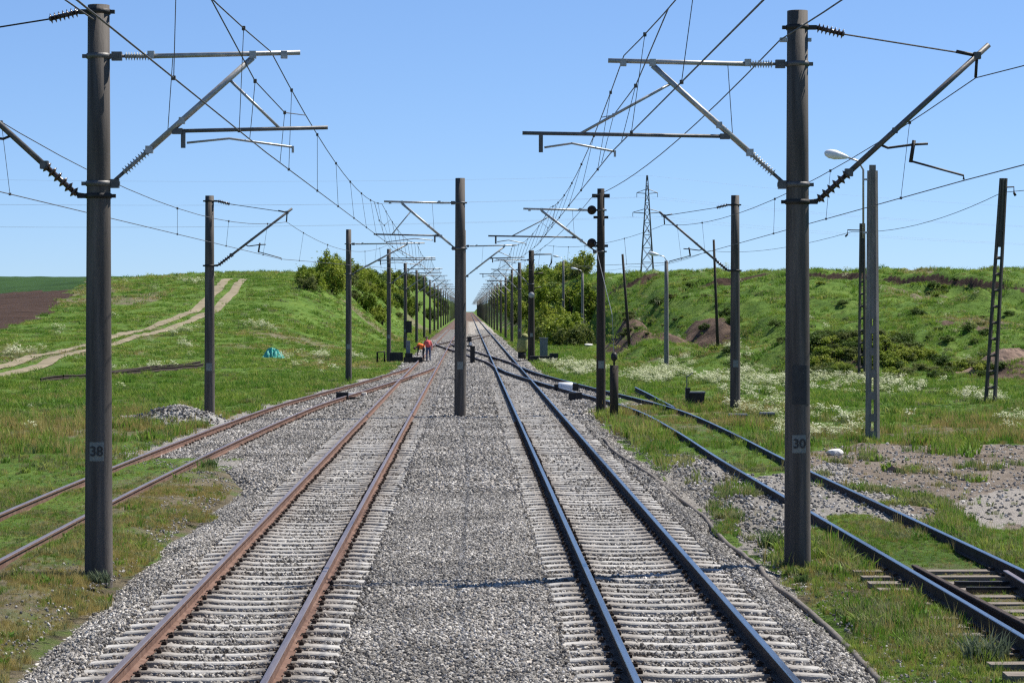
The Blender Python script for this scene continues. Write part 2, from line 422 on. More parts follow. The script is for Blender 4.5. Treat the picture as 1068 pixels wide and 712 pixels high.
def mat_ground():
    m, nt, N, L = new_mat('meadow_ground')
    geo = nd(N, 'ShaderNodeNewGeometry')
    def noise(s, d=5, rgh=.6):
        n = nd(N, 'ShaderNodeTexNoise'); n.inputs['Scale'].default_value = s; n.inputs['Detail'].default_value = d; n.inputs['Roughness'].default_value = rgh
        L.new(geo.outputs['Position'], n.inputs['Vector']); return n.outputs['Fac']
    def mix(fac, a, b):
        x = nd(N, 'ShaderNodeMix', data_type='RGBA')
        if isinstance(fac, (int, float)): x.inputs['Factor'].default_value = fac
        else: L.new(fac, x.inputs['Factor'])
        for s, v in (('A', a), ('B', b)):
            if isinstance(v, tuple): x.inputs[s].default_value = (*v, 1)
            else: L.new(v, x.inputs[s])
        return x.outputs['Result']
    def attr(k):
        a = nd(N, 'ShaderNodeAttribute'); a.attribute_name = k
        # soft zone edge broken by noise
        ad = nd(N, 'ShaderNodeMath', operation='ADD'); L.new(a.outputs['Fac'], ad.inputs[0])
        s = nd(N, 'ShaderNodeMath', operation='MULTIPLY_ADD'); L.new(noise(1.3, 4), s.inputs[0]); s.inputs[1].default_value = 1.0; s.inputs[2].default_value = -.5
        L.new(s.outputs[0], ad.inputs[1])
        mr = nd(N, 'ShaderNodeMapRange'); mr.inputs['From Min'].default_value = .35; mr.inputs['From Max'].default_value = .65
        L.new(ad.outputs[0], mr.inputs['Value']); return mr.outputs[0]
    g = ramp(N, [(.30, (0.050, 0.097, 0.017)), (.5, (0.087, 0.153, 0.026)), (.68, (0.132, 0.191, 0.041))]); L.new(noise(.22, 7, .7), g.inputs[0])
    g2 = ramp(N, [(.35, (.7, .75, .6)), (.65, (1.2, 1.15, 1.1))]); L.new(noise(2.2, 6, .75), g2.inputs[0])
    mm = nd(N, 'ShaderNodeMix', data_type='RGBA', blend_type='MULTIPLY'); mm.inputs['Factor'].default_value = 1
    L.new(g.outputs[0], mm.inputs['A']); L.new(g2.outputs[0], mm.inputs['B'])
    col = mm.outputs['Result']
    dry = ramp(N, [(.35, (.095, .08, .05)), (.65, (.20, .168, .112))]); L.new(noise(1.7, 6), dry.inputs[0])
    col = mix(attr('dry'), col, dry.outputs[0])
    soil = ramp(N, [(.35, (0.060, 0.040, 0.029)), (.65, (0.144, 0.100, 0.072))]); L.new(noise(.9, 6), soil.inputs[0])
    col = mix(attr('soil'), col, soil.outputs[0])
    earth = ramp(N, [(.3, (0.117, 0.089, 0.065)), (.52, (0.201, 0.165, 0.130)), (.7, (0.276, 0.233, 0.191))]); L.new(noise(.8, 8, .7), earth.inputs[0])
    col = mix(attr('earth'), col, earth.outputs[0])
    col = mix(attr('pale'), col, (.32, .29, .255))
    gr = ramp(N, [(.35, (0.156, 0.145, 0.126)), (.65, (0.390, 0.359, 0.318))]); L.new(noise(9, 4, .8), gr.inputs[0])
    col = mix(attr('gravel'), col, gr.outputs[0])
    pl = ramp(N, [(.3, (0.031, 0.019, 0.013)), (.7, (0.074, 0.046, 0.034))])  # ploughed field soil, also the shade painted along the scarps
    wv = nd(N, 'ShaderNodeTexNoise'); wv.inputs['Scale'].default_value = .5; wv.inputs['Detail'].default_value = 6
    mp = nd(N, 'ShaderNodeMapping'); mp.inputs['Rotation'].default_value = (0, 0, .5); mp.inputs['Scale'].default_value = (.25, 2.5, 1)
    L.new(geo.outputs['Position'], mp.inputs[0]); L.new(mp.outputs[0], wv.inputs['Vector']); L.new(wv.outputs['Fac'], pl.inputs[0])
    col = mix(attr('plough_scarp_shade'), col, pl.outputs[0])
    cr = ramp(N, [(.35, (.020, .050, .012)), (.65, (.034, .075, .018))]); L.new(noise(.12, 5), cr.inputs[0])
    col = mix(attr('crop'), col, cr.outputs[0])
    b = nd(N, 'ShaderNodeBsdfPrincipled'); b.inputs['Roughness'].default_value = .95; b.inputs['Specular IOR Level'].default_value = .1
    L.new(col, b.inputs['Base Color'])
    bp = nd(N, 'ShaderNodeBump'); bp.inputs['Strength'].default_value = .9; bp.inputs['Distance'].default_value = .25
    L.new(noise(2.5, 8, .75), bp.inputs['Height']); L.new(bp.outputs[0], b.inputs['Normal'])
    o = nd(N, 'ShaderNodeOutputMaterial'); L.new(b.outputs[0], o.inputs[0])
    return m

# ------------------------------------------------------------------ ballast bed
def bed_left(y):
    e = np.where(y < 52, -4.95, 0) + 0
    s = ls_x(y) - 1.75
    w = sst(48, 62, y) * (1 - sst(150, 162, y))
    base = np.where(y > 250, -5.3, -4.95)
    return np.minimum(base, base * (1 - w) + s * w)
def bed_right(y):
    s = rs_x(y) + 1.7
    w = sst(84, 92, y) * (1 - sst(148, 160, y))
    return np.maximum(4.5, 4.5 * (1 - w) + s * w)

def mat_ballast():
    m, nt, N, L = new_mat('ballast')
    geo = nd(N, 'ShaderNodeNewGeometry')
    vo = nd(N, 'ShaderNodeTexVoronoi'); vo.inputs['Scale'].default_value = 15; vo.inputs['Randomness'].default_value = 1
    L.new(geo.outputs['Position'], vo.inputs['Vector'])
    sp = nd(N, 'ShaderNodeSeparateColor'); L.new(vo.outputs['Color'], sp.inputs[0])
    rp = ramp(N, [(0, (0.119, 0.109, 0.098)), (.5, (0.294, 0.272, 0.247)), (1, (0.504, 0.469, 0.423))]); L.new(sp.outputs[0], rp.inputs[0])
    no = nd(N, 'ShaderNodeTexNoise'); no.inputs['Scale'].default_value = .25; no.inputs['Detail'].default_value = 5
    L.new(geo.outputs['Position'], no.inputs['Vector'])
    r2 = ramp(N, [(.35, (.82, .80, .78)), (.65, (1.08, 1.06, 1.03))]); L.new(no.outputs['Fac'], r2.inputs[0])
    mx = nd(N, 'ShaderNodeMix', data_type='RGBA', blend_type='MULTIPLY'); mx.inputs['Factor'].default_value = 1
    L.new(rp.outputs[0], mx.inputs['A']); L.new(r2.outputs[0], mx.inputs['B'])
    # old rust-brown ballast of the left track beyond the crossovers, and under both tracks far out
    sx = nd(N, 'ShaderNodeSeparateXYZ'); L.new(geo.outputs['Position'], sx.inputs[0])
    def mr(src, a, b):
        q = nd(N, 'ShaderNodeMapRange'); q.inputs['From Min'].default_value = a; q.inputs['From Max'].default_value = b; L.new(src, q.inputs['Value']); return q.outputs[0]
    a1 = nd(N, 'ShaderNodeMath', operation='MULTIPLY'); L.new(mr(sx.outputs['X'], .2, -.8), a1.inputs[0]); L.new(mr(sx.outputs['Y'], 268, 285), a1.inputs[1])
    a2 = nd(N, 'ShaderNodeMath', operation='MAXIMUM'); L.new(a1.outputs[0], a2.inputs[0]); L.new(mr(sx.outputs['Y'], 640, 720), a2.inputs[1])
    m2 = nd(N, 'ShaderNodeMix', data_type='RGBA'); L.new(a2.outputs[0], m2.inputs['Factor'])
    L.new(mx.outputs['Result'], m2.inputs['A'])
    rb = ramp(N, [(0, (.06, .038, .03)), (1, (.17, .115, .09))]); L.new(sp.outputs[1], rb.inputs[0]); L.new(rb.outputs[0], m2.inputs['B'])
    b = nd(N, 'ShaderNodeBsdfPrincipled'); b.inputs['Roughness'].default_value = .9; b.inputs['Specular IOR Level'].default_value = .2
    L.new(m2.outputs['Result'], b.inputs['Base Color'])
    bp = nd(N, 'ShaderNodeBump'); bp.inputs['Strength'].default_value = 1; bp.inputs['Distance'].default_value = .05; bp.invert = True
    L.new(vo.outputs['Distance'], bp.inputs['Height']); L.new(bp.outputs[0], b.inputs['Normal'])
    o = nd(N, 'ShaderNodeOutputMaterial'); L.new(b.outputs[0], o.inputs[0])
    return m

def bed_z(x, y):
    n = (fbm(x * 1.1, y * .9, 61, 3) - .5)
    l, r = bed_left(y), bed_right(y)
    n2 = (fbm(y * .5 + 7, x * .2, 63, 3) - .5)
    top = -.195 + n * .05 - .055 * (1 - sst(1.22, 1.40, np.minimum(np.abs(x - LM), np.abs(x - RM)))) * (y < 420)
    el = sst(l + n2 * .5, l + .75 + n2 * .5, x); er = 1 - sst(r - .75 + n2 * .5, r + n2 * .5, x)
    return top - .20 * (1 - el) - .20 * (1 - er)

def build_bed():
    ys = [-40.0]
    while ys[-1] < 2600:
        Y = ys[-1]; ys.append(Y + (2 if Y < 15 else .3 if Y < 60 else .6 if Y < 160 else max(1.5, (Y - 100) * .02)))
    ys = np.array(ys)
    t = np.linspace(0, 1, 64)
    YY, TT = np.meshgrid(ys, t, indexing='ij')
    lo, hi = bed_left(YY) - .35, bed_right(YY) + .35
    XX = lo + (hi - lo) * TT
    ZZ = bed_z(XX, YY)
    nr, nc = YY.shape
    V = np.stack([XX, YY, ZZ], -1).reshape(-1, 3)
    idx = np.arange(nr * nc).reshape(nr, nc)
    Q = np.stack([idx[:-1, :-1], idx[:-1, 1:], idx[1:, 1:], idx[1:, :-1]], -1).reshape(-1, 4)
    me = mesh_np('ballast_bed', V, Q, [mat_ballast()])
    o = bpy.data.objects.new('ballast_bed', me); COL.objects.link(o); tag(o, kind='structure')
    return o

# ------------------------------------------------------------------ scatter through geometry nodes (stuff only)
def src_collection(name, objs):
    c = bpy.data.collections.new(name)
    for o in objs: c.objects.link(o)
    return c

def scatter(name, pts, rot, scl, idx, coll):
    me = bpy.data.meshes.new(name)
    n = len(pts)
    me.vertices.add(n); me.vertices.foreach_set('co', np.asarray(pts, np.float32).ravel())
    a = me.attributes.new('rot', 'FLOAT_VECTOR', 'POINT'); a.data.foreach_set('vector', np.asarray(rot, np.float32).ravel())
    a = me.attributes.new('scl', 'FLOAT_VECTOR', 'POINT'); a.data.foreach_set('vector', np.asarray(scl, np.float32).ravel())
    a = me.attributes.new('pick', 'INT', 'POINT'); a.data.foreach_set('value', np.asarray(idx, np.int32).ravel())
    me.update()
    o = bpy.data.objects.new(name, me); COL.objects.link(o)
    ng = bpy.data.node_groups.new(name + '_nodes', 'GeometryNodeTree')
    ng.interface.new_socket('Geometry', in_out='INPUT', socket_type='NodeSocketGeometry')
    ng.interface.new_socket('Geometry', in_out='OUTPUT', socket_type='NodeSocketGeometry')
    N, L = ng.nodes, ng.links
    gi, go = N.new('NodeGroupInput'), N.new('NodeGroupOutput')
    ip = N.new('GeometryNodeInstanceOnPoints')
    ci = N.new('GeometryNodeCollectionInfo'); ci.inputs['Collection'].default_value = coll
    ci.inputs['Separate Children'].default_value = True; ci.inputs['Reset Children'].default_value = True
    def na(k, t):
        q = N.new('GeometryNodeInputNamedAttribute'); q.data_type = t; q.inputs['Name'].default_value = k; return q.outputs['Attribute']
    L.new(gi.outputs[0], ip.inputs['Points']); L.new(ci.outputs[0], ip.inputs['Instance'])
    ip.inputs['Pick Instance'].default_value = True
    L.new(na('pick', 'INT'), ip.inputs['Instance Index'])
    er = N.new('FunctionNodeEulerToRotation'); L.new(na('rot', 'FLOAT_VECTOR'), er.inputs[0]); L.new(er.outputs[0], ip.inputs['Rotation'])
    L.new(na('scl', 'FLOAT_VECTOR'), ip.inputs['Scale'])
    L.new(ip.outputs[0], go.inputs[0])
    md = o.modifiers.new('scatter', 'NODES'); md.node_group = ng
    tag(o, kind='stuff')
    return o

def src_obj(name, mb, mats):
    me = bpy.data.meshes.new(name); me.from_pydata(mb.v, [], mb.f)
    for m in (mats if isinstance(mats, (list, tuple)) else [mats]): me.materials.append(m)
    me.polygons.foreach_set('material_index', mb.mi); me.update()
    return bpy.data.objects.new(name, me)

def rand_pts(n, y0, y1, xlo, xhi, power=1.0):
    """random world points in the wedge y0..y1, xlo(y)..xhi(y), uniform per area"""
    yy = rng.uniform(y0, y1, n * 2); w = xhi(yy) - xlo(yy)
    keep = rng.uniform(0, 1, len(yy)) < w / w.max()
    yy = yy[keep][:n]; xx = xlo(yy) + rng.uniform(0, 1, len(yy)) * (xhi(yy) - xlo(yy))
    return xx, yy

def build_stones():
    stone_m = mat_instance('ballast_stone', [(0, (0.103, 0.094, 0.083)), (.3, (0.207, 0.192, 0.170)), (.6, (0.324, 0.302, 0.267)), (.86, (0.455, 0.422, 0.378)), (1, (0.690, 0.650, 0.580))], .9,
                           tint=((.66, .66, .66), (1.0, 1.0, 1.0)), rust=True)
    src = []
    for k in range(6):
        bm = bmesh.new(); bmesh.ops.create_icosphere(bm, subdivisions=1, radius=.5)
        r = random.Random(k)
        d = [Vector((r.uniform(-1, 1), r.uniform(-1, 1), r.uniform(-1, 1))).normalized() for _ in range(7)]
        for v in bm.verts:                                   # cut flat facets so each reads as crushed rock
            for q in d:
                h = v.co.dot(q)
                if h > .33: v.co -= q * (h - .33)
            v.co *= r.uniform(.93, 1.07)
        mb = MB(); bm.verts.ensure_lookup_table()
        mb.add([v.co[:] for v in bm.verts], [[v.index for v in f.verts] for f in bm.faces]); bm.free()
        src.append(src_obj('crushed_stone', mb, stone_m))
    coll = src_collection('stone_sources', src)
    P_, S_ = [], []
    fl = lambda y: -(CXP + 40) / F * y - .5
    fr = lambda y: (1068 - CXP + 40) / F * y + .5
    for n, y0, y1, smin, smax in ((150000, 20, 47, .030, .060), (60000, 47, 80, .045, .085), (46000, 80, 150, .06, .12), (42000, 150, 340, .12, .24)):
        x, y = rand_pts(n, y0, y1, lambda q: np.maximum(bed_left(q) - .45, fl(q)), lambda q: np.minimum(bed_right(q) + .35, fr(q)))
        z = bed_z(x, y)
        s = rng.uniform(smin, smax, len(x))
        # keep the ballast just clear of the sleeper tops
        for c in (LM, RM):
            on = np.abs(x - c) < 1.33
            z = np.where(on, z + .030 + rng.uniform(-.02, .02, len(x)), z)
            ph = (y - (19.5 if c < 0 else 19.7) + .2825) % .565 - .2825
            z = np.where(on & (np.abs(ph) < .10) & (rng.uniform(0, 1, len(x)) < .90), -.5, z)
            under_rail = np.minimum(np.abs(x - c - .75), np.abs(x - c + .75)) < .11
            z = np.where(under_rail, z - .05, z)
        if y0 >= 150:                                        # old brown ballast begins on the left track
            k = ~((x < -.4) & (y > 272)); x, y, z, s = x[k], y[k], z[k], s[k]
        P_.append(np.stack([x, y, z + s * (.12 if y0 < 150 else -.1)], -1)); S_.append(s)
    # dirty gravel on the ground right of the tracks and beside the left siding
    x, y = rand_pts(60000, 36, 110, lambda q: np.maximum(fl(q), -12 + 0 * q), lambda q: np.minimum(fr(q), 16 + 0 * q))
    zz = zones(x, y); k = (zz['gravel'] > .5) | ((zz['earth'] > .5) & (rng.uniform(0, 1, len(x)) < .42))
    k &= (x < bed_left(y) - .2) | (x > bed_right(y) + .1)
    x, y = x[k], y[k]; s = rng.uniform(.04, .10, len(x))
    P_.append(np.stack([x, y, H(x, y) + s * .1], -1)); S_.append(s)
    for sgn in (-1, 1):                                      # strays that rolled off the shoulders
        y = rng.uniform(20, 75, 2000); e = rng.exponential(.35, len(y))
        x = bed_left(y) + .1 - e if sgn < 0 else bed_right(y) - .1 + e
        P_.append(np.stack([x, y, np.maximum(H(x, y), bed_z(x, y)) + .012], -1)); S_.append(rng.uniform(.025, .05, len(y)))
    hp = np.array(HEAPS)[rng.integers(0, len(HEAPS), 5200)]; sp_ = .10
    hp[:, :2] += rng.normal(0, sp_, (len(hp), 2)); hp[:, 2] += rng.uniform(-.03, .02, len(hp))
    P_.append(hp); S_.append(rng.uniform(.05, .13, len(hp)))
    pts = np.concatenate(P_); s = np.concatenate(S_); n = len(pts)
    rot = rng.uniform(0, 6.28, (n, 3))
    scl = s[:, None] * rng.uniform(.75, 1.25, (n, 3))
    scatter('ballast_stones', pts, rot, scl, rng.integers(0, 6, n), coll)

# ------------------------------------------------------------------ grass and flowers
def blade_clump(nb, h, spread, seed, w=.006, lean=.35):
    r = random.Random(seed); mb = MB()
    for _ in range(nb):
        a = r.uniform(0, 6.283); d = spread * math.sqrt(r.random())
        bx_, by_ = d * math.cos(a), d * math.sin(a)
        hh = h * r.uniform(.45, 1.0); la = r.uniform(0, 6.283); ln = lean * hh * r.uniform(.2, 1.3)
        dx, dy = math.cos(la) * ln, math.sin(la) * ln
        fa = r.uniform(0, 3.14); wx, wy = math.cos(fa) * w, math.sin(fa) * w
        mb.add([(bx_ - wx, by_ - wy, -.03), (bx_ + wx, by_ + wy, -.03),
                (bx_ + dx * .35 + wx * .8, by_ + dy * .35 + wy * .8, hh * .55), (bx_ + dx * .35 - wx * .8, by_ + dy * .35 - wy * .8, hh * .55),
                (bx_ + dx, by_ + dy, hh)], [(0, 1, 2, 3), (3, 2, 4)])
    return mb

def build_grass():
    g_fresh = mat_instance('fresh_grass', [(0, (0.104, 0.177, 0.024)), (.45, (0.171, 0.252, 0.038)), (.8, (0.237, 0.293, 0.058)), (1, (0.324, 0.319, 0.102))], .7, .35, tint=((.62, .86, .60), (1.12, 1.12, .95)))
    g_dry = mat_instance('dry_grass', [(0, (0.221, 0.176, 0.055)), (.4, (0.357, 0.288, 0.094)), (.75, (0.476, 0.376, 0.143)), (1, (0.255, 0.256, 0.066))], .8, .3)
    g_grey = mat_instance('grey_herb', [(0, (0.128, 0.160, 0.055)), (.5, (0.204, 0.224, 0.094)), (1, (0.289, 0.288, 0.132))], .8, .3)
    src = [src_obj('grass_a', blade_clump(26, .16, .10, 1), g_fresh), src_obj('grass_b', blade_clump(22, .22, .12, 2), g_fresh), src_obj('grass_c', blade_clump(16, .30, .10, 3), g_fresh),
           src_obj('grass_d', blade_clump(22, .17, .12, 4, .005), g_dry), src_obj('grass_e', blade_clump(16, .28, .10, 5, .004), g_dry),
           src_obj('grass_f', blade_clump(24, .14, .10, 6, .008, .7), g_grey),
           src_obj('grass_g', blade_clump(7, .52, .14, 7, .0035, .25), g_dry), src_obj('grass_h', blade_clump(20, .17, .13, 8, .018, .85), g_fresh)]
    coll = src_collection('grass_sources', src)
    fl = lambda y: -(CXP + 45) / F * y - .8
    fr = lambda y: (1068 - CXP + 45) / F * y + .8
    PX, PY, SC_, ID = [], [], [], []
    rails = lambda x, y: np.minimum(np.minimum(np.abs(x - ls_x(y) - .75), np.abs(x - ls_x(y) + .75)), np.minimum(np.abs(x - rs_x(y) - .75), np.abs(x - rs_x(y) + .75)))
    for n, y0, y1, sc, side in ((24000, 20, 48, .72, -1), (22000, 20, 48, .8, 1), (34000, 48, 85, 1.05, 0), (40000, 85, 135, 1.45, 0), (46000, 135, 205, 2.0, 0), (40000, 205, 290, 2.6, 0), (16000, 290, 400, 3.6, 0)):
        lo, hi = fl, fr
        if side < 0: hi = lambda q: np.minimum(bed_left(q) + .5, 0)
        if side > 0: lo = lambda q: bed_right(q) - .4
        x, y = rand_pts(n, y0, y1, lo, hi)
        z = zones(x, y)
        n1 = fbm(x * .9, y * .6, 88, 3); n2 = fbm(x * .35, y * .2, 90, 3)
        k = (x < bed_left(y) + .15 + (n1 - .5) * .9) | (x > bed_right(y) - .1 + (n1 - .5) * .9)
        pr = np.ones(len(x))
        pr = np.where(z['earth'] > .5, .03 + .5 * (n1 > .62), pr)
        pr = np.where(z['pale'] > .5, .02, pr)
        pr = np.where(z['gravel'] > .5, .015 + .35 * (n1 > .64), pr)
        pr = np.where(z['soil'] > .5, .22, pr)
        pr = np.where((z['plough_scarp_shade'] > .5) | (z['crop'] > .5), 0, pr)
        pr = np.where(z['road'] < 2.2, .25, pr); pr = np.where(np.abs(z['road'] - .95) < .5, .05, pr)
        pr = pr * (np.where(y < 60, .45, .22) + np.where(y < 60, .55, .78) * sst(.38, .56, n1 * .5 + n2 * .5))
        pr = np.where((y < 60) & (x < -4) & (x > ls_x(y) + .9), pr * (.5 + .5 * sst(.42, .6, n1)), pr)
        k &= rng.uniform(0, 1, len(x)) < pr
        rd = rails(x, y); k &= ~((rd < .09) & (y < 140))
        x, y, d, rd = x[k], y[k], z['dry'][k], rd[k]
        n1, n2 = n1[k], n2[k]
        m = len(x)
        # flangeways and the four-foot of the sidings stay low
        low = np.where(((np.abs(x - ls_x(y)) < 1.0) | (np.abs(x - rs_x(y)) < 1.0)) & (y < 120), .62, 1.0)
        u = rng.uniform(0, 1, m)
        isdry = u < np.clip(np.where(y > 85, .03, np.where(x < 0, .42, .24)) + d * .7 + (n2 - .5) * np.where(y > 85, .25, .6), 0.01, .9)
        isgrey = (~isdry) & (rng.uniform(0, 1, m) < .12 + .22 * (y < 60) + .4 * (n1 > .6) * (y < 60))
        idx = np.where(isdry, 3 + (rng.uniform(0, 1, m) < .35), np.where(isgrey, 5, rng.choice([0, 0, 1, 1, 2], m)))
        v = rng.uniform(0, 1, m); idx = np.where((v < .05) & (y < 85), 6, np.where((v > .93) & (y < 85) & ~isdry, 7, idx))
        PX.append(x); PY.append(y); ID.append(idx)
        SC_.append(sc * low * rng.uniform(.5, 1.4, m) * (.6 + .75 * sst(.42, .65, n1)) * np.where(isdry & (y < 60), .72, 1) * np.where(y < 60, np.where(x < 0, .62, .82), 1))
    x, y, s, idx = map(np.concatenate, (PX, PY, SC_, ID)); m = len(x)
    zb = H(x, y)
    inb = (x > bed_left(y) - .2) & (x < bed_right(y) + .2)
    zb = np.where(inb, np.maximum(zb, bed_z(x, y)), zb)
    rot = np.stack([rng.uniform(-.12, .12, m), rng.uniform(-.12, .12, m), rng.uniform(0, 6.28, m)], -1)
    scl = np.stack([s * 1.1, s * 1.1, s * np.where(y > 130, np.where(x < 0, .34, .45), np.where(y > 85, .6, 1))], -1)
    scatter('grass', np.stack([x, y, zb], -1), rot, scl, idx, coll)
    # white flowering herbs
    petal = mat_instance('white_blossom', [(0, (.36, .40, .20)), (.5, (.50, .52, .32)), (1, (.62, .62, .46))], .8, .2)
    src = []
    for k in range(3):
        r = random.Random(50 + k); mb = MB()
        for _ in range(20):
            a = r.uniform(0, 6.28); d = .2 * math.sqrt(r.random()); cx, cy, cz = d * math.cos(a), d * math.sin(a), r.uniform(.20, .36)
            for _ in range(4):
                q = Vector((r.gauss(0, .022), r.gauss(0, .022), r.gauss(0, .012))) + Vector((cx, cy, cz)); e = r.uniform(.010, .02)
                t = r.uniform(0, 3.14); ux = Vector((math.cos(t), math.sin(t), r.uniform(-.4, .4))) * e; uy = Vector((-math.sin(t), math.cos(t), r.uniform(-.4, .4))) * e
                mb.add([q - ux - uy, q + ux - uy, q + ux + uy, q - ux + uy], [(0, 1, 2, 3)], 0)
            mb.add([(cx - .004, cy, 0), (cx + .004, cy, 0), (cx, cy, cz)], [(0, 1, 2)], 1)
        src.append(src_obj('herb', mb, [petal, g_grey]))
    coll2 = src_collection('herb_sources', src)
    x, y = rand_pts(90000, 60, 290, fl, fr)
    z = zones(x, y); n1 = fbm(x * .7, y * .35, 15, 3)
    loose = (n1 > .66) & (rng.uniform(0, 1, len(x)) < np.where(x < 0, .007, .016)) & (z['earth'] < .5) & (z['gravel'] < .5) & (z['plough_scarp_shade'] < .5) & (z['crop'] < .5) & (np.abs(x) > 8) & (z['road'] > 2)
    k = ((z['flower'] > .5) & (z['road'] > 1.7) & (n1 > .41) & (rng.uniform(0, 1, len(x)) < np.where(x < 0, .16, .5))) | loose
    k &= (x < bed_left(y) - .4) | (x > bed_right(y) + .3)
    k &= (x < ls_x(y) - 1.2) | (x > rs_x(y) + 1.2)
    x, y = x[k], y[k]; m = len(x)
    s = rng.uniform(.6, 1.3, m) * np.interp(y, [60, 120, 280], [.9, 1.2, 2.2])
    rot = np.stack([np.zeros(m), np.zeros(m), rng.uniform(0, 6.28, m)], -1)
    scatter('white_flowers', np.stack([x, y, H(x, y) - .02], -1), rot, np.stack([s, s, s], -1), rng.integers(0, 3, m), coll2)
#PART2
# ------------------------------------------------------------------ rails and tracks
RPROF = [(-.075, -.172), (.075, -.172), (.075, -.160), (.012, -.142), (.009, -.05), (.034, -.038), (.036, -.008), (.030, 0), (-.030, 0), (-.036, -.008), (-.034, -.038), (-.009, -.05), (-.012, -.142), (-.075, -.160)]
def rail(parent, pts, mats, dz=0.0, name='rail'):
    """pts: (x, y) centre line of the rail head"""
    mb = MB(); n = len(RPROF); vs = []
    for i, (x, y) in enumerate(pts):
        x0, y0 = pts[max(i - 1, 0)]; x1, y1 = pts[min(i + 1, len(pts) - 1)]
        L_ = math.hypot(x1 - x0, y1 - y0); nx, ny = (y1 - y0) / L_, -(x1 - x0) / L_
        for a, b in RPROF: vs.append((x + nx * a, y + ny * a, b + dz))
    fs, top = [], []
    for i in range(len(pts) - 1):
        for k in range(n):
            q = (i * n + k, (i + 1) * n + k, (i + 1) * n + (k + 1) % n, i * n + (k + 1) % n)
            (top if k in (6, 7, 8) else fs).append(q)
    mb.add(vs, fs, 0); b = MB(); b.v = mb.v; b.f = mb.f + top; b.mi = [0] * len(fs) + [1] * len(top); b.sm = [False] * len(b.f)
    b.f += [tuple(range(n)), tuple(range(len(vs) - 1, len(vs) - n - 1, -1))]; b.mi += [0, 0]; b.sm += [False, False]
    return b.build(name, mats, parent)

def sleeper_mb(r=None, L_=2.6):
    """monobloc concrete sleeper: raised sloping rail seats, slimmer and lower waist, bevelled edges; iron clips on the seats"""
    mb = MB(); r = r or random.Random(1)
    xs = [-1.30, -1.27, -1.05, -.96, -.56, -.45, -.2, 0, .2, .45, .56, .96, 1.05, 1.27, 1.30]
    zt = [-.215, -.188, -.172, -.168, -.168, -.180, -.188, -.190, -.188, -.180, -.168, -.168, -.172, -.188, -.215]
    hw = [.10, .105, .10, .10, .10, .095, .085, .08, .085, .095, .10, .10, .10, .105, .10]
    vs, fs = [], []
    for x, z, w in zip(xs, zt, hw):
        vs += [(x, -w - .03, -.33), (x, -w, z - .014), (x, -w + .016, z), (x, w - .016, z), (x, w, z - .014), (x, w + .03, -.33)]
    for i in range(len(xs) - 1):
        for k in range(5): fs.append((i * 6 + k, (i + 1) * 6 + k, (i + 1) * 6 + k + 1, i * 6 + k + 1))
    fs += [(5, 4, 3, 2, 1, 0), tuple((len(xs) - 1) * 6 + k for k in range(6))]
    mb.add(vs, [f[::-1] for f in fs], 0)
    for s in (-1, 1):
        for q in (-1, 1):
            cx = s * .75 + q * .115
            mb.box((cx, 0, -.150), (.05, .10, .03), 1); mb.tube([(cx, 0, -.14), (cx, 0, -.11)], .012, 6, 1)
            mb.tube([(cx + q * .02, -.045, -.135), (cx - q * .045, -.04, -.13), (cx - q * .045, .04, -.13), (cx + q * .02, .045, -.135)], .008, 5, 1)
    return mb

def wood_mb(L_=2.6):
    mb = MB(); mb.box((0, 0, -.255), (L_, .24, .16), 0)
    for s in (-1, 1):
        for q in (-1, 1): mb.box((s * .75 + q * .1, 0, -.155), (.07, .12, .035), 1)
    return mb

def track(name, label, fx, y0, y1, rail_mats, sleeper='concrete', step=.6, dz=0.0, ds=20, sl_y=None, gap=None, group='railway tracks'):
    t = thing(name, (0, 0, 0), label, 'railway track', group)
    yy = list(np.arange(y0, y1 + .01, ds))
    cx = [float(fx(y)) for y in yy]
    for s in (-1, 1):
        pts = []
        for i, y in enumerate(yy):
            a, b = max(i - 1, 0), min(i + 1, len(yy) - 1)
            sl = (cx[b] - cx[a]) / (yy[b] - yy[a]); k = 1 / math.hypot(1, sl)
            pts.append((cx[i] + s * .7525 * k, y - s * .7525 * sl * k))
        rail(t, pts, rail_mats, dz)
    if sleeper:
        sy0, sy1 = sl_y or (y0, y1)
        ys = list(np.arange(sy0, sy1, step))
        proto_mb = sleeper_mb() if sleeper == 'concrete' else wood_mb()
        mats = [M['sleeper'], M['rust_dark']] if sleeper == 'concrete' else [M['wood_sleeper'], M['rust_dark']]
        proto = None; rest = MB()
        for i, y in enumerate(ys):
            x = float(fx(y)); sl = (float(fx(y + .5)) - float(fx(y - .5)))
            if i < 100:
                if proto is None: o = proto = proto_mb.build('sleeper', mats, t)
                else: o = copy_child(proto, t)
                j = random.Random(i * 7 + len(name))
                o.location = (x + j.uniform(-.02, .02), y + j.uniform(-.025, .025), dz + j.uniform(-.012, .006)); o.rotation_euler = (j.uniform(-.04, .04), j.uniform(-.005, .005), -math.atan(sl) + j.uniform(-.008, .008))
            else:
                rest.box((x, y, -.235 + dz), (2.6, .22, .10), 0, Matrix.Rotation(-math.atan(sl), 3, 'Z'))
        if rest.v:
            o = rest.build('sleeper', mats, t); o['kind'] = 'stuff'
    return t

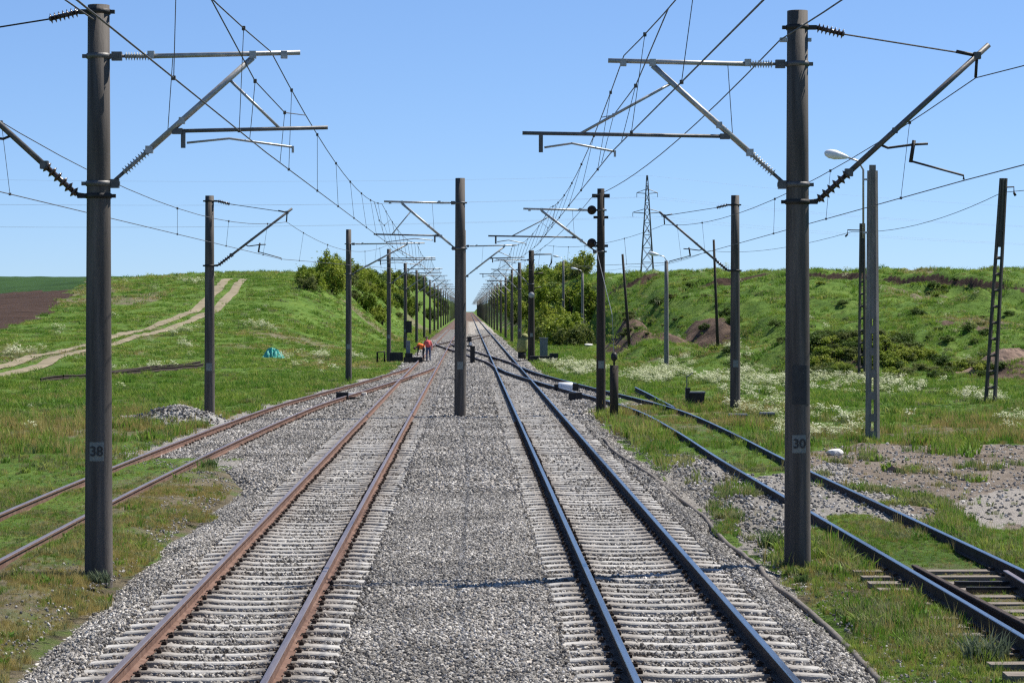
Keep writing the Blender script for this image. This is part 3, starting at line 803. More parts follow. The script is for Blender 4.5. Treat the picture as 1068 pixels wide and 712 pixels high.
def build_tracks():
    rust = [M['rust'], M['head_rusty']]; shiny = [M['rust_dark'], M['head_shiny']]; dk = [M['rust_dark'], M['head_rusty']]
    track('railway_track', 'left main railway track with brown rusty rails on white concrete sleepers', lambda y: LM, -30, 2400, rust, ds=90, step=.565, sl_y=(19.5, 420))
    track('railway_track', 'right main railway track with bluish polished rail tops on white concrete sleepers', lambda y: RM, -30, 2400, shiny, ds=90, step=.565, sl_y=(19.7, 420))
    track('railway_track', 'rusty side track at far left curving out of the left main track', ls_x, -20, 143.0, rust, sl_y=(63, 138), ds=1.5, dz=-.004)
    track('railway_track', 'side track at far right in weeds curving out of the right main track', rs_x, -20, 143.0, shiny, 'wood', sl_y=(23, 33.5), step=.72, ds=1.5, dz=-.006)
    c1y, c1x = smooth_tab([140, 150, 157, 193, 229, 236, 246], [2.36, 2.2, 1.95, -.15, -2.3, -2.55, -2.64])
    track('railway_track', 'crossover track running from the right main track back to the workers on the left track', lambda y: np.interp(y, c1y, c1x), 142, 244, dk, 'wood', sl_y=(156, 232), ds=2, dz=-.008)
    c2y, c2x = smooth_tab([222, 232, 240, 276, 312, 320, 330], [-2.64, -2.5, -2.2, -.17, 1.9, 2.2, 2.3])
    track('railway_track', 'farther dark crossover track leading from the left main track to the right one', lambda y: np.interp(y, c2y, c2x), 224, 328, dk, 'wood', sl_y=(238, 314), ds=2, dz=-.010)
    # turnouts inside the right side track: short dead rails of the removed branches
    t = thing('spare_rail', (0, 0, 0), 'short dead-end rail in the grass running straight on beside the right side track', 'rail')
    rail(t, [(7.35, 84), (7.40, 90), (7.45, 97), (7.47, 105.5)], shiny, -.005)
    t = thing('railway_switch', (0, 0, 0), 'dark switch blade lying against the near rail of the right side track', 'switch')
    rail(t, [(6.12, 32.3), (6.17, 29), (6.26, 25), (6.45, 20), (6.7, 14)], [M['rust_dark'], M['rust_dark']], -.012, 'blade')
    rail(t, [(7.22, 31.6), (7.10, 29), (6.9, 25), (6.6, 20)], [M['rust_dark'], M['head_rusty']], -.012, 'blade')
    mb = MB(); mb.box((6.95, 31.3, -.15), (.95, .10, .05)); mb.box((6.95, 30.7, -.15), (.9, .06, .04)); mb.build('stretcher_bar', M['iron'], t)
    for y, lab in ((137.5, 'left'), ):
        pass

# ------------------------------------------------------------------ masts
def insulator_mb(a, b, r=.06, n=9, mi=0):
    mb = MB(); a, b = Vector(a), Vector(b); d = b - a
    mb.tube([a, b], r * .42, 8, mi)
    for i in range(n):
        c = a + d * ((i + .5) / n); w = d.normalized() * (d.length / n * .22)
        mb.tube([c - w, c, c + w], [r * .5, r, r * .55], 12, mi)
    return mb

def pole_mb(h, r0=.195, r1=.15, n=20, below=.35):
    mb = MB(); hs = [-below, 0, h * .25, h * .5, h * .75, h]
    mb.tube([(0, 0, z) for z in hs], [r0 + (r1 - r0) * max(z, 0) / h for z in hs], n)
    return mb

def band(root, z, r, mat=None, s=1, name='pole_band'):
    mb = MB(); mb.tube([(0, 0, z - .035), (0, 0, z + .035)], r + .014, 20)
    mb.box((s * (r + .06), 0, z), (.13, .09, .06)); mb.box((-s * (r + .035), 0, z), (.07, .06, .05))
    return mb.build(name, mat or M['galv_dark'], root)

def pole_r(h, z, r0=.195, r1=.15): return r0 + (r1 - r0) * z / h

def cantilever_a(root, s, reach, pull, base_z, det=2, zt=7.05, zs=5.3, zr=6.0, big=1.0):
    """tubular cantilever. s: side (+1 towards +x), reach: pole axis to track axis. Heights count from the rail."""
    b = base_z; k = reach / 2.45
    z = lambda q: q - b
    rp = .17
    t_end = 2.72 * k + .05; s_end = 2.12 * k
    X = lambda q: s * q
    # main upper tube
    mb = MB(); mb.tube([(X(.70), 0, z(zt)), (X(t_end), 0, z(zt + .05))], .034 * big, 8)
    for q in (.72, s_end, 2.55 * k): mb.box((X(q), 0, z(zt + .02)), (.09, .09, .10))
    tt = mb.build('top_tube', M['galv'], root)
    mb = MB(); mb.tube([(X(rp), 0, z(zt)), (X(.40), 0, z(zt))], .022 * big, 8); mb.box((X(rp + .08), 0, z(zt)), (.14, .08, .12)); mb.build('wall_pin', M['galv_dark'], tt)
    insulator_mb((X(.36), 0, z(zt)), (X(.70), 0, z(zt)), .062 * big).build('insulator', M['glass_ins'], tt)
    # diagonal strut
    A, B = Vector((X(rp), 0, z(zs))), Vector((X(s_end), 0, z(zt - .02))); D = B - A
    mb = MB(); mb.tube([A + D * .25, B], .042 * big, 8); mb.box(A + D * .27, (.10, .10, .10)); mb.box(A + D * .5, (.08, .09, .09))
    st = mb.build('diagonal_strut', M['galv'], root)
    mb = MB(); mb.tube([A, A + D * .10], .025 * big, 8); mb.box(A + Vector((X(.05), 0, 0)), (.12, .10, .12)); mb.build('wall_pin', M['galv_dark'], st)
    insulator_mb(A + D * .09, A + D * .255, .066 * big).build('insulator', M['glass_ins'], st)
    # registration tube with brace, drop bracket and steady arm
    r0 = (zr - zs) / (zt - zs) * (s_end - rp) + rp + .05; r1 = 3.15 * k if pull else 4.15 * k * .97
    mb = MB(); mb.tube([(X(r0), 0, z(zr)), (X(r1), 0, z(zr + .05))], .027 * big, 8); mb.box((X(r0 + .06), 0, z(zr)), (.14, .07, .08))
    rt = mb.build('registration_tube', M['galv_dark'], root)
    mb = MB(); ax = s_end * .84 if pull else s_end * .86; az = zs + (zt - zs) * (ax - rp) / (s_end - rp); bx_ = (r1 * .79)
    mb.tube([(X(ax), 0, z(az)), (X(bx_), 0, z(zr + .04))], .020 * big, 8); mb.build('brace', M['galv'], root)
    dx = r0 + .14 if pull else r1 - .27 * k
    mb = MB(); mb.box((X(dx), 0, z(zr - .10)), (.06, .05, .26)); mb.build('drop_bracket', M['galv_dark'], rt)
    q = 1 if pull else -1; c = reach + (.02 if pull else .28)
    cx = 2.45 * k + .22 * (1 if pull else 1)
    span = abs(cx - dx)
    mb = MB(); mb.tube([(X(dx + q * .05), 0, z(zr - .16)), (X(dx + q * span * .42), 0, z(zr - .10)), (X(cx), 0, z(zr - .22))], .017 * big, 6); mb.box((X(cx), 0, z(zr - .25)), (.03, .05, .09))
    mb.build('steady_arm', M['galv'], rt)
    if det > 1:
        mb = MB(); dr = 1.02 * k; zz = zs + (zt - zs) * (dr * .93 - rp) / (s_end - rp)
        mb.tube([(X(dr), 0, z(zt)), (X(dr * .93), 0, z(zz))], .006, 5); mb.build('tie_wire', M['wire'], root)
    return X(cx), z(zr - .27), X(2.55 * k), z(zt + .07)

def cantilever_b(root, s, reach, base_z, h, big=1.0, zt=7.58, zs=5.05):
    """raking strut on a brown insulator with a tie wire from the pole top"""
    b = base_z; z = lambda q: q - b; X = lambda q: s * q
    A = Vector((X(.14), 0, z(zs))); T = Vector((X(.16), 0, z(zt))); E = Vector((X(2.78), 0, z(zt - .25)))
    B1 = Vector((X(.3), 0, z(zs + .02)))
    D = E - B1
    mb = MB(); mb.tube([B1 + D * .17, E], .040 * big, 8); mb.box(B1 + D * .18, (.11, .11, .11)); mb.box(B1 + D * .93, (.1, .1, .1)); mb.box(B1 + D * .45, (.07, .08, .08))
    st = mb.build('raking_strut', M['galv_dark'], root)
    mb = MB(); mb.tube([A, B1], .03 * big, 8); mb.build('wall_pin', M['iron'], st)
    insulator_mb(B1, B1 + D * .18, .085 * big, 6).build('insulator', M['porcelain'], st)
    I0, I1 = T + Vector((X(.12), 0, .0)), T + Vector((X(.52), 0, -.10)); J = B1 + D * .93
    insulator_mb(I0, I1, .075 * big, 7).build('insulator', M['porcelain'], root)
    mb = MB(); mb.tube([T, I0], .025 * big, 6); mb.tube([I1, J], .012, 5); mb.tube([J + Vector((-X(.3), 0, .06)), J], .028, 6)
    mb.build('tie_rod', M['iron'], root)
    K = B1 + D * .36; G = K + Vector((X(.5), 0, .0))
    mb = MB(); mb.tube([K, K + Vector((X(.12), 0, -.05)), G, G + Vector((X(.2), 0, .01))], .02, 6); mb.tube([G + Vector((0, 0, .06)), G + Vector((X(-.05), 0, -.26))], .028, 6)
    mb.tube([G + Vector((X(-.05), 0, -.24)), G + Vector((X(.72), 0, -.45)), G + Vector((X(.72), 0, -.51))], .017, 6); mb.build('steady_arm', M['iron'], root)
    W = J + Vector((X(-.02), 0, -.32))
    mb = MB(); mb.tube([J, W], .022, 6); mb.build('hanger', M['iron'], root)
    return (G + Vector((X(.72), 0, -.51))), W

FONT_CACHE = {}
def text_mesh(name, body, size, mat, parent, loc, rot):
    cu = bpy.data.curves.new(name, 'FONT'); cu.body = body; cu.size = size; cu.align_x = 'CENTER'; cu.align_y = 'CENTER'; cu.extrude = .002; cu.offset = size * .02
    o = bpy.data.objects.new(name, cu); COL.objects.link(o)
    bpy.context.view_layer.update()
    me = bpy.data.meshes.new_from_object(o.evaluated_get(bpy.context.evaluated_depsgraph_get()))
    bpy.data.objects.remove(o)
    me.materials.clear(); me.materials.append(mat)
    q = bpy.data.objects.new(name, me); COL.objects.link(q); q.parent = parent; q.location = loc; q.rotation_euler = rot
    return q

def plate(root, r, z, txt=None, w=.20, h=.26):
    """number plate painted on a curved sheet that hugs the pole, facing the camera side"""
    mb = MB(); vs, n = [], 8; a = w / 2 / r
    for rr in (r + .003, r + .006):
        for zz in (z - h / 2, z + h / 2):
            for i in range(n + 1):
                q = -math.pi / 2 - a + 2 * a * i / n; vs.append((math.cos(q) * rr, math.sin(q) * rr, zz))
    m = n + 1; fs = [(2 * m + i, 2 * m + i + 1, 3 * m + i + 1, 3 * m + i) for i in range(n)]
    mb.add(vs, fs, 0)
    o = mb.build('number_plate', M['plate'], root)
    if txt: text_mesh('number', txt, h * .72, M['ink'], o, (0, -r - .014, z), (math.pi / 2, 0, 0))
    return o

MAST_N = {}
def mast(x, y, label, group, h=8.1, base=-.30, arms=(), pole='pole', txt=None, r0=.195, r1=.15, det=2, rust=False):
    t = thing('catenary_mast', (x, y, base), label, 'catenary mast', group)
    MB_ = pole_mb(h, r0, r1, 20 if y < 130 else 10); MB_.build('pole', M[pole], t)
    out = []
    for a in arms:
        kind, s, reach = a[:3]
        if kind == 'A':
            kw = a[4] if len(a) > 4 else {}
            out.append(cantilever_a(t, s, reach, a[3], base, det, **kw))
            if det > 1:
                for z in (kw.get('zt', 7.05) - base, kw.get('zs', 5.3) - base): band(t, z, pole_r(h, z, r0, r1), None, s)
        else:
            kw = a[3] if len(a) > 3 else {}; out.append(cantilever_b(t, s, reach, base, h, **kw))
            if det > 1:
                for z in (kw.get('zt', 7.58) - base, kw.get('zs', 5.05) - base): band(t, z, pole_r(h, z, r0, r1), M['iron'], s)
    if det > 1: plate(t, pole_r(h, 2.0, r0, r1), 1.85, txt)
    return t, out

def far_mast(x, y, s, reach, label, group, h=8.0, pole='pole'):
    """a mast hundreds of metres off: pole and cantilever, two parts"""
    t = thing('catenary_mast', (x, y, -.3), label, 'catenary mast', group)
    key = (s, round(reach, 2), y > 640)
    if key in MAST_N:
        for src in MAST_N[key]: copy_child(src, t)
        return t
    a = pole_mb(h, .17, .13, 8).build('pole', M['pole'], t)
    mb = MB(); k = reach / 2.45; X = lambda q: s * q * k; z = lambda q: q + .3
    mb.tube([(s * .13, 0, z(7.05)), (X(2.75), 0, z(7.1))], .036, 5); mb.tube([(s * .13, 0, z(5.3)), (X(2.12), 0, z(7.03))], .045, 5)
    mb.tube([(X(1.0), 0, z(6.0)), (X(3.3), 0, z(6.05))], .03, 5); mb.tube([(X(1.8), 0, z(6.75)), (X(2.6), 0, z(6.04))], .022, 5)
    mb.tube([(X(1.1), 0, z(5.83)), (X(1.8), 0, z(5.9)), (X(2.65), 0, z(5.76))], .018, 4)
    c = mb.build('cantilever', M['galv'], t)
    MAST_N[key] = [a, c]
    return t

ORD = ['first', 'second', 'third', 'fourth', 'fifth', 'sixth', 'seventh', 'eighth', 'ninth', 'tenth']
YS_FAR = [254, 297, 341, 385, 430, 476, 522, 569, 617, 666, 716, 767, 819, 872, 926, 981, 1037, 1094, 1152, 1211, 1271, 1332]

def build_masts():
    gl, gr = 'overhead line masts along the left track', 'overhead line masts along the right track'
    mast(-5.09, 32.3, 'tall concrete overhead line mast at left, nearest to the camera, with number plate', gl, 7.97, -.3, [('A', 1, 2.45, True, dict(zt=6.97, zs=5.22, zr=5.94)), ('B', -1, 2.3)], txt='38')
    t, _ = mast(4.77, 34.1, 'tall concrete mast at right nearest the camera, with arms both ways and plate 30', gr, 8.12, -.3, [('A', -1, 2.43, False), ('B', 1, 2.0)], txt='30')
    band(t, 7.40 + .3, .13, M['galv'], -1)
    mb = MB(); r = pole_r(8.12, 2.4)
    vs = []; a = .8
    for i in range(9):
        q = -math.pi / 2 - a + 2 * a * i / 8 + .25
        for zz in (2.42, 2.98): vs.append((math.cos(q) * (r + .003), math.sin(q) * (r + .003), zz))
    mb.add(vs, [(2 * i, 2 * i + 2, 2 * i + 3, 2 * i + 1) for i in range(8)]); mb.build('tar_patch', M['ink'], t)
    # centre mast between the main tracks
    mast(-.30, 81, 'thick concrete mast standing alone in the ballast between the two main tracks', 'overhead line masts between the tracks', 8.3, -.3, [('A', -1, 2.32, True, dict(zt=7.15, zs=5.58, zr=6.02))], r0=.205, r1=.165)
    mast(-.30, 125.5, 'mast hidden behind the thick centre mast, its arms reaching over the right track', 'overhead line masts between the tracks', 8.0, -.3, [('A', 1, 2.55, True, dict(zt=6.85, zs=5.25, zr=6.2))], r0=.17, r1=.14)
    # left siding mast
    mast(-8.72, 79, 'concrete mast in the grass left of the left side track', gl, 7.6, -.3, [('B', 1, 2.1, dict(zt=7.12, zs=4.95))], r0=.18, r1=.145)
    mast(-6.22, 121.5, 'concrete mast beside the left side track where it starts to join the main track', gl, 7.9, -.3, [('A', 1, 3.5, True, dict(zt=6.85))], r0=.165, r1=.135)
    t, _ = mast(-5.62, 165, 'concrete mast standing over the black switch machine by the left track', gl, 8.0, -.3, [('A', 1, 2.9, True)], r0=.165, r1=.135)
    t, _ = mast(-5.68, 210, 'concrete mast with a black relay box fixed halfway up, by the left track', gl, 7.9, -.3, [('A', 1, 2.95, True)], r0=.165, r1=.135)
    mb = MB(); mb.box((.33, -.1, 2.15), (.5, .4, 1.0)); mb.box((.33, -.1, 2.68), (.56, .46, .06)); mb.build('relay_box', M['black_box'], t)
    # right row
    t, _ = mast(4.62, 82.2, 'dark tarred mast with two tension wheels beside the right track', gr, 8.0, -.3, [('A', -1, 2.4, False, dict(zt=6.95, zs=5.5))], pole='pole_wood', r0=.17, r1=.125)
    for z in (7.0, 5.85):
        mb = MB(); q = Vector((-.32, -.05, z + .3 - .05))
        mb.tube([q + Vector((0, -.05, 0)), q + Vector((0, -.03, 0)), q + Vector((0, .03, 0)), q + Vector((0, .05, 0))], [.16, .14, .14, .16], 20); mb.tube([q + Vector((0, -.09, 0)), q + Vector((0, .09, 0))], .05, 8); mb.box(q + Vector((.16, 0, 0)), (.3, .05, .06))
        mb.build('tension_wheel', M['rust_dark'], t)
    mb = MB(); mb.box((0, 0, 7.75), (.62, .12, .13)); mb.box((0, 0, 6.0), (.5, .08, .09)); mb.box((0, 0, 7.0), (.52, .08, .09)); mb.build('cross_bracket', M['iron'], t)
    t, _ = mast(4.55, 171, 'stout dark mast with a hooked top bracket and white disc beside the right track', gr, 8.0, -.25, [('A', -1, 2.3, False)], pole='pole_wood', r0=.26, r1=.19)
    mb = MB(); mb.tube([(.15, 0, 7.7), (1.45, 0, 7.72), (1.45, 0, 7.1), (1.3, 0, 6.8)], .055, 6); mb.tube([(.15, 0, 6.3), (.85, 0, 6.36)], .06, 6); mb.tube([(.15, 0, 5.2), (.7, 0, 5.35)], .05, 6); mb.build('hooked_bracket', M['iron'], t)
    mb = MB(); mb.tube([(.0, -.24, 4.75), (.0, -.31, 4.75)], .22, 20); mb.build('signal_disc', M['disc'], t)
    mast(4.62, 214, 'mast next behind the stout mast with the white disc, right track', gr, 8.0, -.3, [('A', -1, 2.3, True)], r0=.19, r1=.15)
    for i, y in enumerate(YS_FAR):
        lab = lambda side: (f'dark mast in the {side} row, {ORD[i]} beyond the ' + ('mast with the relay box' if side == 'left' else 'two masts by the grey cabinet')) if i < 5 else f'thin dark mast in the crowded far end of the {side} row'
        far_mast(-5.65, y, 1, 2.97, lab('left'), gl if i < 5 else 'masts at the far end of the left row')
        far_mast(4.65, y, -1, 2.31, lab('right'), gr if i < 5 else 'masts at the far end of the right row')
    # right siding mast
    mast(9.75, 86, 'concrete mast in the flowering grass right of the right side track', gr, 8.0, -.35, [('B', -1, 2.2, dict(zt=7.3, zs=4.9))], r0=.19, r1=.15)

# ------------------------------------------------------------------ overhead wires
def sag(a, b, d, n=14):
    a, b = Vector(a), Vector(b)
    return [a + (b - a) * (i / n) - Vector((0, 0, 4 * d * (i / n) * (1 - i / n))) for i in range(n + 1)]

def overhead(label, xs_m, xs_c, ys, zm, zc, d=.5, drop_to=260, stitch=(), rm=.0085, rc=.0085, group='overhead lines above the tracks', nd_=7):
    t = thing('overhead_line', (xs_m[0], ys[0], zm[0]), label, 'overhead line', group); o = Vector(t.location)
    mpts, cpts = [], []
    drops = 0
    mm, cc, dd = MB(), MB(), []
    for i in range(len(ys) - 1):
        L_ = ys[i + 1] - ys[i]
        seg = sag((xs_m[i], ys[i], zm[i]), (xs_m[i + 1], ys[i + 1], zm[i + 1]), d * (L_ / 48) ** 2, 14)
        mpts += seg if i == 0 else seg[1:]
        cseg = [Vector((xs_c[i], ys[i], zc[i])).lerp(Vector((xs_c[i + 1], ys[i + 1], zc[i + 1])), k / 14) for k in range(15)]
        cpts += cseg if i == 0 else cseg[1:]
        if ys[i] < drop_to:
            for k in range(nd_):
                f = (k + .6) / (nd_ + .2)
                a = Vector((xs_m[i], ys[i], zm[i])).lerp(Vector((xs_m[i + 1], ys[i + 1], zm[i + 1])), f) - Vector((0, 0, 4 * d * (L_ / 48) ** 2 * f * (1 - f)))
                b = Vector((xs_c[i], ys[i], zc[i])).lerp(Vector((xs_c[i + 1], ys[i + 1], zc[i + 1])), f)
                if a.y > -4: dd.append((a, b))
    mm.tube([p - o for p in mpts], rm, 5); mm.build('messenger_wire', M['wire'], t)
    cc.tube([p - o for p in cpts], rc, 5); cc.build('contact_wire', M['wire'], t)
    for a, b in dd[:95]:
        mb = MB(); mb.tube([a - o, b - o], .0045 if a.y < 90 else .007, 4); mb.box(a - o, (.04, .06, .05)); mb.box(b - o, (.035, .05, .04)); mb.build('dropper', M['wire'], t)
    for i in stitch:
        y = ys[i]; q = []
        dfy = 7.5
        def mz(yy):
            j = max(k for k in range(len(ys) - 1) if ys[k] <= yy); f = (yy - ys[j]) / (ys[j + 1] - ys[j])
            return Vector((xs_m[j], ys[j], zm[j])).lerp(Vector((xs_m[j + 1], ys[j + 1], zm[j + 1])), f) - Vector((0, 0, 4 * d * ((ys[j + 1] - ys[j]) / 48) ** 2 * f * (1 - f)))
        a, b = mz(y - dfy), mz(y + dfy); lo = min(a.z, b.z) - .38
        mb = MB(); mb.tube([a - o, Vector((xs_m[i], y - 2.4, lo)) - o, Vector((xs_m[i], y + 2.4, lo)) - o, b - o], .008, 5)
        for yy in (y - 2.4, y + 2.4):
            f = (yy - y) / 48
            mb.tube([Vector((xs_m[i], yy, lo)) - o, Vector((xs_c[i], yy, zc[i])) - o], .0045, 4); mb.box(Vector((xs_m[i], yy, lo)) - o, (.04, .06, .05))
        mb.build('stitch_wire', M['wire'], t)
    return t

def build_wires():
    far = YS_FAR
    yl = [-14, 32.3, 81, 121.5, 165, 210] + far
    n = len(yl)
    xm = [-2.8, -2.72, -3.0, -2.7] + [-2.68] * (n - 4)
    xc = [-2.68, -2.79, -2.75, -2.6] + [-2.68 + .12 * (-1) ** k for k in range(n - 4)]
    overhead('overhead line above the left main track hung from the left masts', xm, xc, yl, [7.1, 7.03, 7.12, 6.9] + [7.1] * (n - 4), [5.7, 5.65, 5.72, 5.72] + [5.74] * (n - 4), stitch=(1, 2))
    yr = [-14, 34.1, 82.2, 125.5, 171, 214] + far
    n = len(yr)
    xm = [2.3, 2.25, 2.85, 2.35] + [2.34] * (n - 4)
    xc = [2.33, 2.06, 2.42, 2.2] + [2.34 + .12 * (-1) ** k for k in range(n - 4)]
    overhead('overhead line above the right main track hung from the right masts', xm, xc, yr, [7.1, 7.17, 7.05, 6.92] + [7.1] * (n - 4), [5.75, 5.76, 5.75, 5.8] + [5.76] * (n - 4), stitch=(1, 2))
    overhead('overhead line of the left side track sloping past the nearest left mast', [-7.7, -7.68, -6.13, -4.2, -2.9], [-7.5, -7.5, -6.31, -4.1, -2.8], [-14, 32.3, 79, 121.5, 165], [6.85, 6.85, 6.42, 6.8, 6.95], [5.36, 5.36, 5.17, 5.6, 5.9], d=.8, nd_=5)
    overhead('overhead line of the right side track sloping past the nearest right mast', [7.3, 7.36, 7.16, 4.1, 2.6], [7.1, 7.18, 7.34, 3.95, 2.5], [-14, 34.1, 86, 125.5, 171], [6.8, 6.85, 6.58, 6.9, 7.0], [5.36, 5.36, 5.19, 5.7, 5.95], d=.55, nd_=6)
    # feeders on the mast tops
    def cable(name, label, pts, r, d, group=None, n=12):
        mb = MB(); o = Vector(pts[0]); q = []
        for i in range(len(pts) - 1):
            s = sag(pts[i], pts[i + 1], d, n); q += s if i == 0 else s[1:]
        mb.tube([p - o for p in q], r, 5)
        return tag(mb.build(name, M['wire'], None, o), label, 'cable', group)
    g = 'feeder cables fixed to the mast tops'
    cable('feeder_cable', 'bare feeder cable tied to the top bracket of the nearest right mast', [(4.9, -14, 7.5), (4.52, 34.1, 7.40), (4.32, 82.2, 7.42), (4.5, 171, 7.5)], .011, .35, g)
    cable('feeder_cable', 'short feeder cable coming from above to the top of the nearest left mast', [(-5.5, -14, 7.9), (-5.13, 32.15, 7.45)], .012, .2, g)
    # lighting line on the lattice posts
    cable('lighting_cable', 'thin lighting cable strung between the lattice posts on the right', [(20.4, 40, 8.2), (20.65, 91, 8.0), (19.4, 119, 7.4), (19.0, 186, 8.1), (15.6, 227, 7.6), (14.2, 292, 8.8)], .013, .45)

def build_hv():
    """steel lattice transmission tower beyond the hill and its cables"""
    Y = 700; x = (675 - CXP) * Y / F; zb = Hs(x, Y) - .3; top = CAMH + (CYP - 183) * Y / F; Ht = top - zb
    t = thing('transmission_tower', (x, Y, zb), 'grey steel lattice transmission tower on the skyline beyond the right hill', 'pylon')
    mb = MB()
    def half(z):
        f = z / Ht
        return 2.25 - 1.35 * min(f / .62, 1) - (.75 * max(0, (f - .62) / .38))
    lv = [0, .14, .27, .39, .50, .60, .69, .77, .85, .93, 1.0]
    for i in range(len(lv) - 1):
        z0, z1 = lv[i] * Ht, lv[i + 1] * Ht; a, b = half(z0), half(z1)
        cs0 = [(-a, -a), (a, -a), (a, a), (-a, a)]; cs1 = [(-b, -b), (b, -b), (b, b), (-b, b)]
        for k in range(4):
            p0, p1 = cs0[k], cs1[k]; q0, q1 = cs0[(k + 1) % 4], cs1[(k + 1) % 4]
            mb.tube([(*p0, z0), (*p1, z1)], .13, 4); mb.tube([(*p0, z0), (*q1, z1)], .06, 4); mb.tube([(*q0, z0), (*p1, z1)], .06, 4); mb.tube([(*p1, z1), (*q1, z1)], .06, 4)
    mb.build('tower_body', M['galv_dark'], t)
    arms = []
    for z, w in ((CAMH + (CYP - 201) * Y / F - zb, 3.1), (CAMH + (CYP - 221.5) * Y / F - zb, 4.3)):
        for s in (-1, 1):
            mb = MB(); c = half(z)
            for q in (-1, 1): mb.tube([(s * c, q * c, z - .25), (s * w, 0, z)], .10, 4); mb.tube([(s * c, q * c, z + 1.0), (s * w, 0, z)], .08, 4)
            mb.tube([(s * w, 0, z), (s * w, 0, z - 1.3)], .09, 5)
            mb.build('crossarm', M['galv_dark'], t); arms.append(Vector((x + s * w, Y, zb + z - 1.3)))
    arms.append(Vector((x, Y, top)))
    names = ['upper left', 'upper right', 'lower left', 'lower right', 'topmost']
    for i, a in enumerate(arms):
        b = a + Vector((-300, -150, -5.5)); c = a + Vector((300, 170, -3))
        mb = MB(); q = sag(b, a, 3.0, 16) + sag(a, c, 5, 16)[1:]
        mb.tube([p - a for p in q], .015, 4)
        tag(mb.build('power_cable', M['wire'], None, a), f'hair-thin power cable hung on the {names[i]} point of the transmission tower'.replace('topmost point', 'very tip'), 'cable', 'power cables of the transmission tower')

# ------------------------------------------------------------------ lamps, posts, small equipment
def lamp_post(px, pyb, pyt, X, label, head=(-1.1, .35), base_z=None, r=.11, lattice=False):
    Y = X * F / (px - CXP); zb = CAMH - (pyb - CYP) * Y / F; zt = CAMH + (CYP - pyt) * Y / F; h = zt - zb
    t = thing('street_lamp', (X, Y, zb), label, 'lamp post', 'lamp posts on the right')
    if lattice:
        mb = MB()
        w0, w1, d0 = .19, .12, .11
        for s in (-1, 1): mb.tube([(s * w0 * .66, 0, -.3), (s * w1 * .55, 0, h)], .085, 4)
        k = 0
        z = .1
        while z < h:
            if z < .9 or k % 1 == 0: mb.box((0, 0, z), (2 * (w0 + (w1 - w0) * z / h) * .72, .09, .5 if z < .6 else .22 if z < h * .45 else .62))
            z += .62; k += 1
        mb.build('post', M['pole_light'], t)
    else: pole_mb(h, r, r * .75, 10).build('post', M['pole_light'], t)
    hx, hz = head
    mb = MB(); a0 = -.26 if lattice else 0
    mb.tube([(a0, 0, h - 1.9 if lattice else h - .5), (a0, 0, h + .02), (a0 + hx * .12, 0, h + hz * .7), (a0 + hx * .42, 0, h + hz)], .03, 6)
    if lattice: mb.box((-.13, 0, h - .25), (.3, .06, .05)); mb.box((-.13, 0, h - 1.75), (.3, .06, .05))
    mb.build('arm', M['galv'], t)
    mb = MB(); p = Vector((a0 + hx * .38, 0, h + hz * .98)); q = Vector((a0 + hx, 0, h + hz * 1.02 + .12)); d = q - p
    ks = [0, .1, .3, .55, .8, .95, 1]; rs = [.03, .06, .10, .14, .13, .08, .02]
    mb.tube([p + d * k for k in ks], [v * (1.0 if lattice else .9) for v in rs], 10)
    hd = mb.build('lamp_head', M['lamp_white'], t)
    return t

def lattice_post(px, pyb, pyt, Y, label, lean=0, w=.19, arm=0, name='lattice_post', solid=False):
    X = (px - CXP) * Y / F; zb = CAMH - (pyb - CYP) * Y / F; zt = CAMH + (CYP - pyt) * Y / F; h = zt - zb
    t = thing(name, (X, Y, zb), label, 'post', 'line posts on the right'); mb = MB()
    def c(z, s): return Vector((lean * z / h + s * (w * (1 - .45 * z / h)), 0, z))
    if solid: mb.tube([c(-.3, 0), c(h, 0)], [.13, .09], 8)
    else:
        for s in (-1, 1): mb.tube([c(-.3, s), c(h, s)], [.08, .065], 4)
        mb.tube([c(h * .7, 0), c(h, 0)], [.10, .08], 4)
        z = .15; i = 0
        while z < h - .3:
            mb.tube([c(z, -1), c(z, 1)], .06, 4); z += .62 if z < h * .62 else .5
    mb.build('post', M['pole_wood'] if solid else M['pole'], t)
    if arm:
        mb = MB(); a = c(h - .35, 0); mb.tube([a - Vector((arm * .1, 0, 0)), a + Vector((arm, 0, .02)), a + Vector((arm, 0, -.25))], .03, 5); mb.tube([a + Vector((arm, 0, -.2)), a + Vector((arm * 1.15, 0, -.32))], .05, 6)
        mb.build('bracket', M['iron'], t)
    return t

def build_posts():
    lamp_post(910, 462, 178, 11.4, 'lattice concrete lamp post with white lamp head behind the nearest right mast', (-1.10, .38), lattice=True)
    lamp_post(695, 388, 272, 11.9, 'grey lamp post between the weight stack and the flowering mast', (-1.1, .35), r=.15)
    lamp_post(607.5, 360, 285, 11.8, 'lamp post at the edge of the brown dirt heap', (-1.2, .42), r=.17)
    lamp_post(587.5, 339, 272, 11.8, 'farthest lamp post, standing on the pale mound by the bushes', (-1.3, .5), r=.17)
    lattice_post(1032.5, 425, 186, 90, 'dark lattice post leaning right at the right edge near the earth heap', .52, .17, .42)
    lattice_post(899, 399, 233, 119, 'dark slim lattice post before the weedy bank, beside the lattice lamp post', .02, .15, -.75)
    lattice_post(749, 372, 250, 186, 'thin post left of the concrete mast in the flowering grass', -.35, .15, solid=True)
    lattice_post(656.5, 363, 265, 186, 'leaning wooden post behind the dirt heap', -.55, .15, solid=True, name='wooden_post')

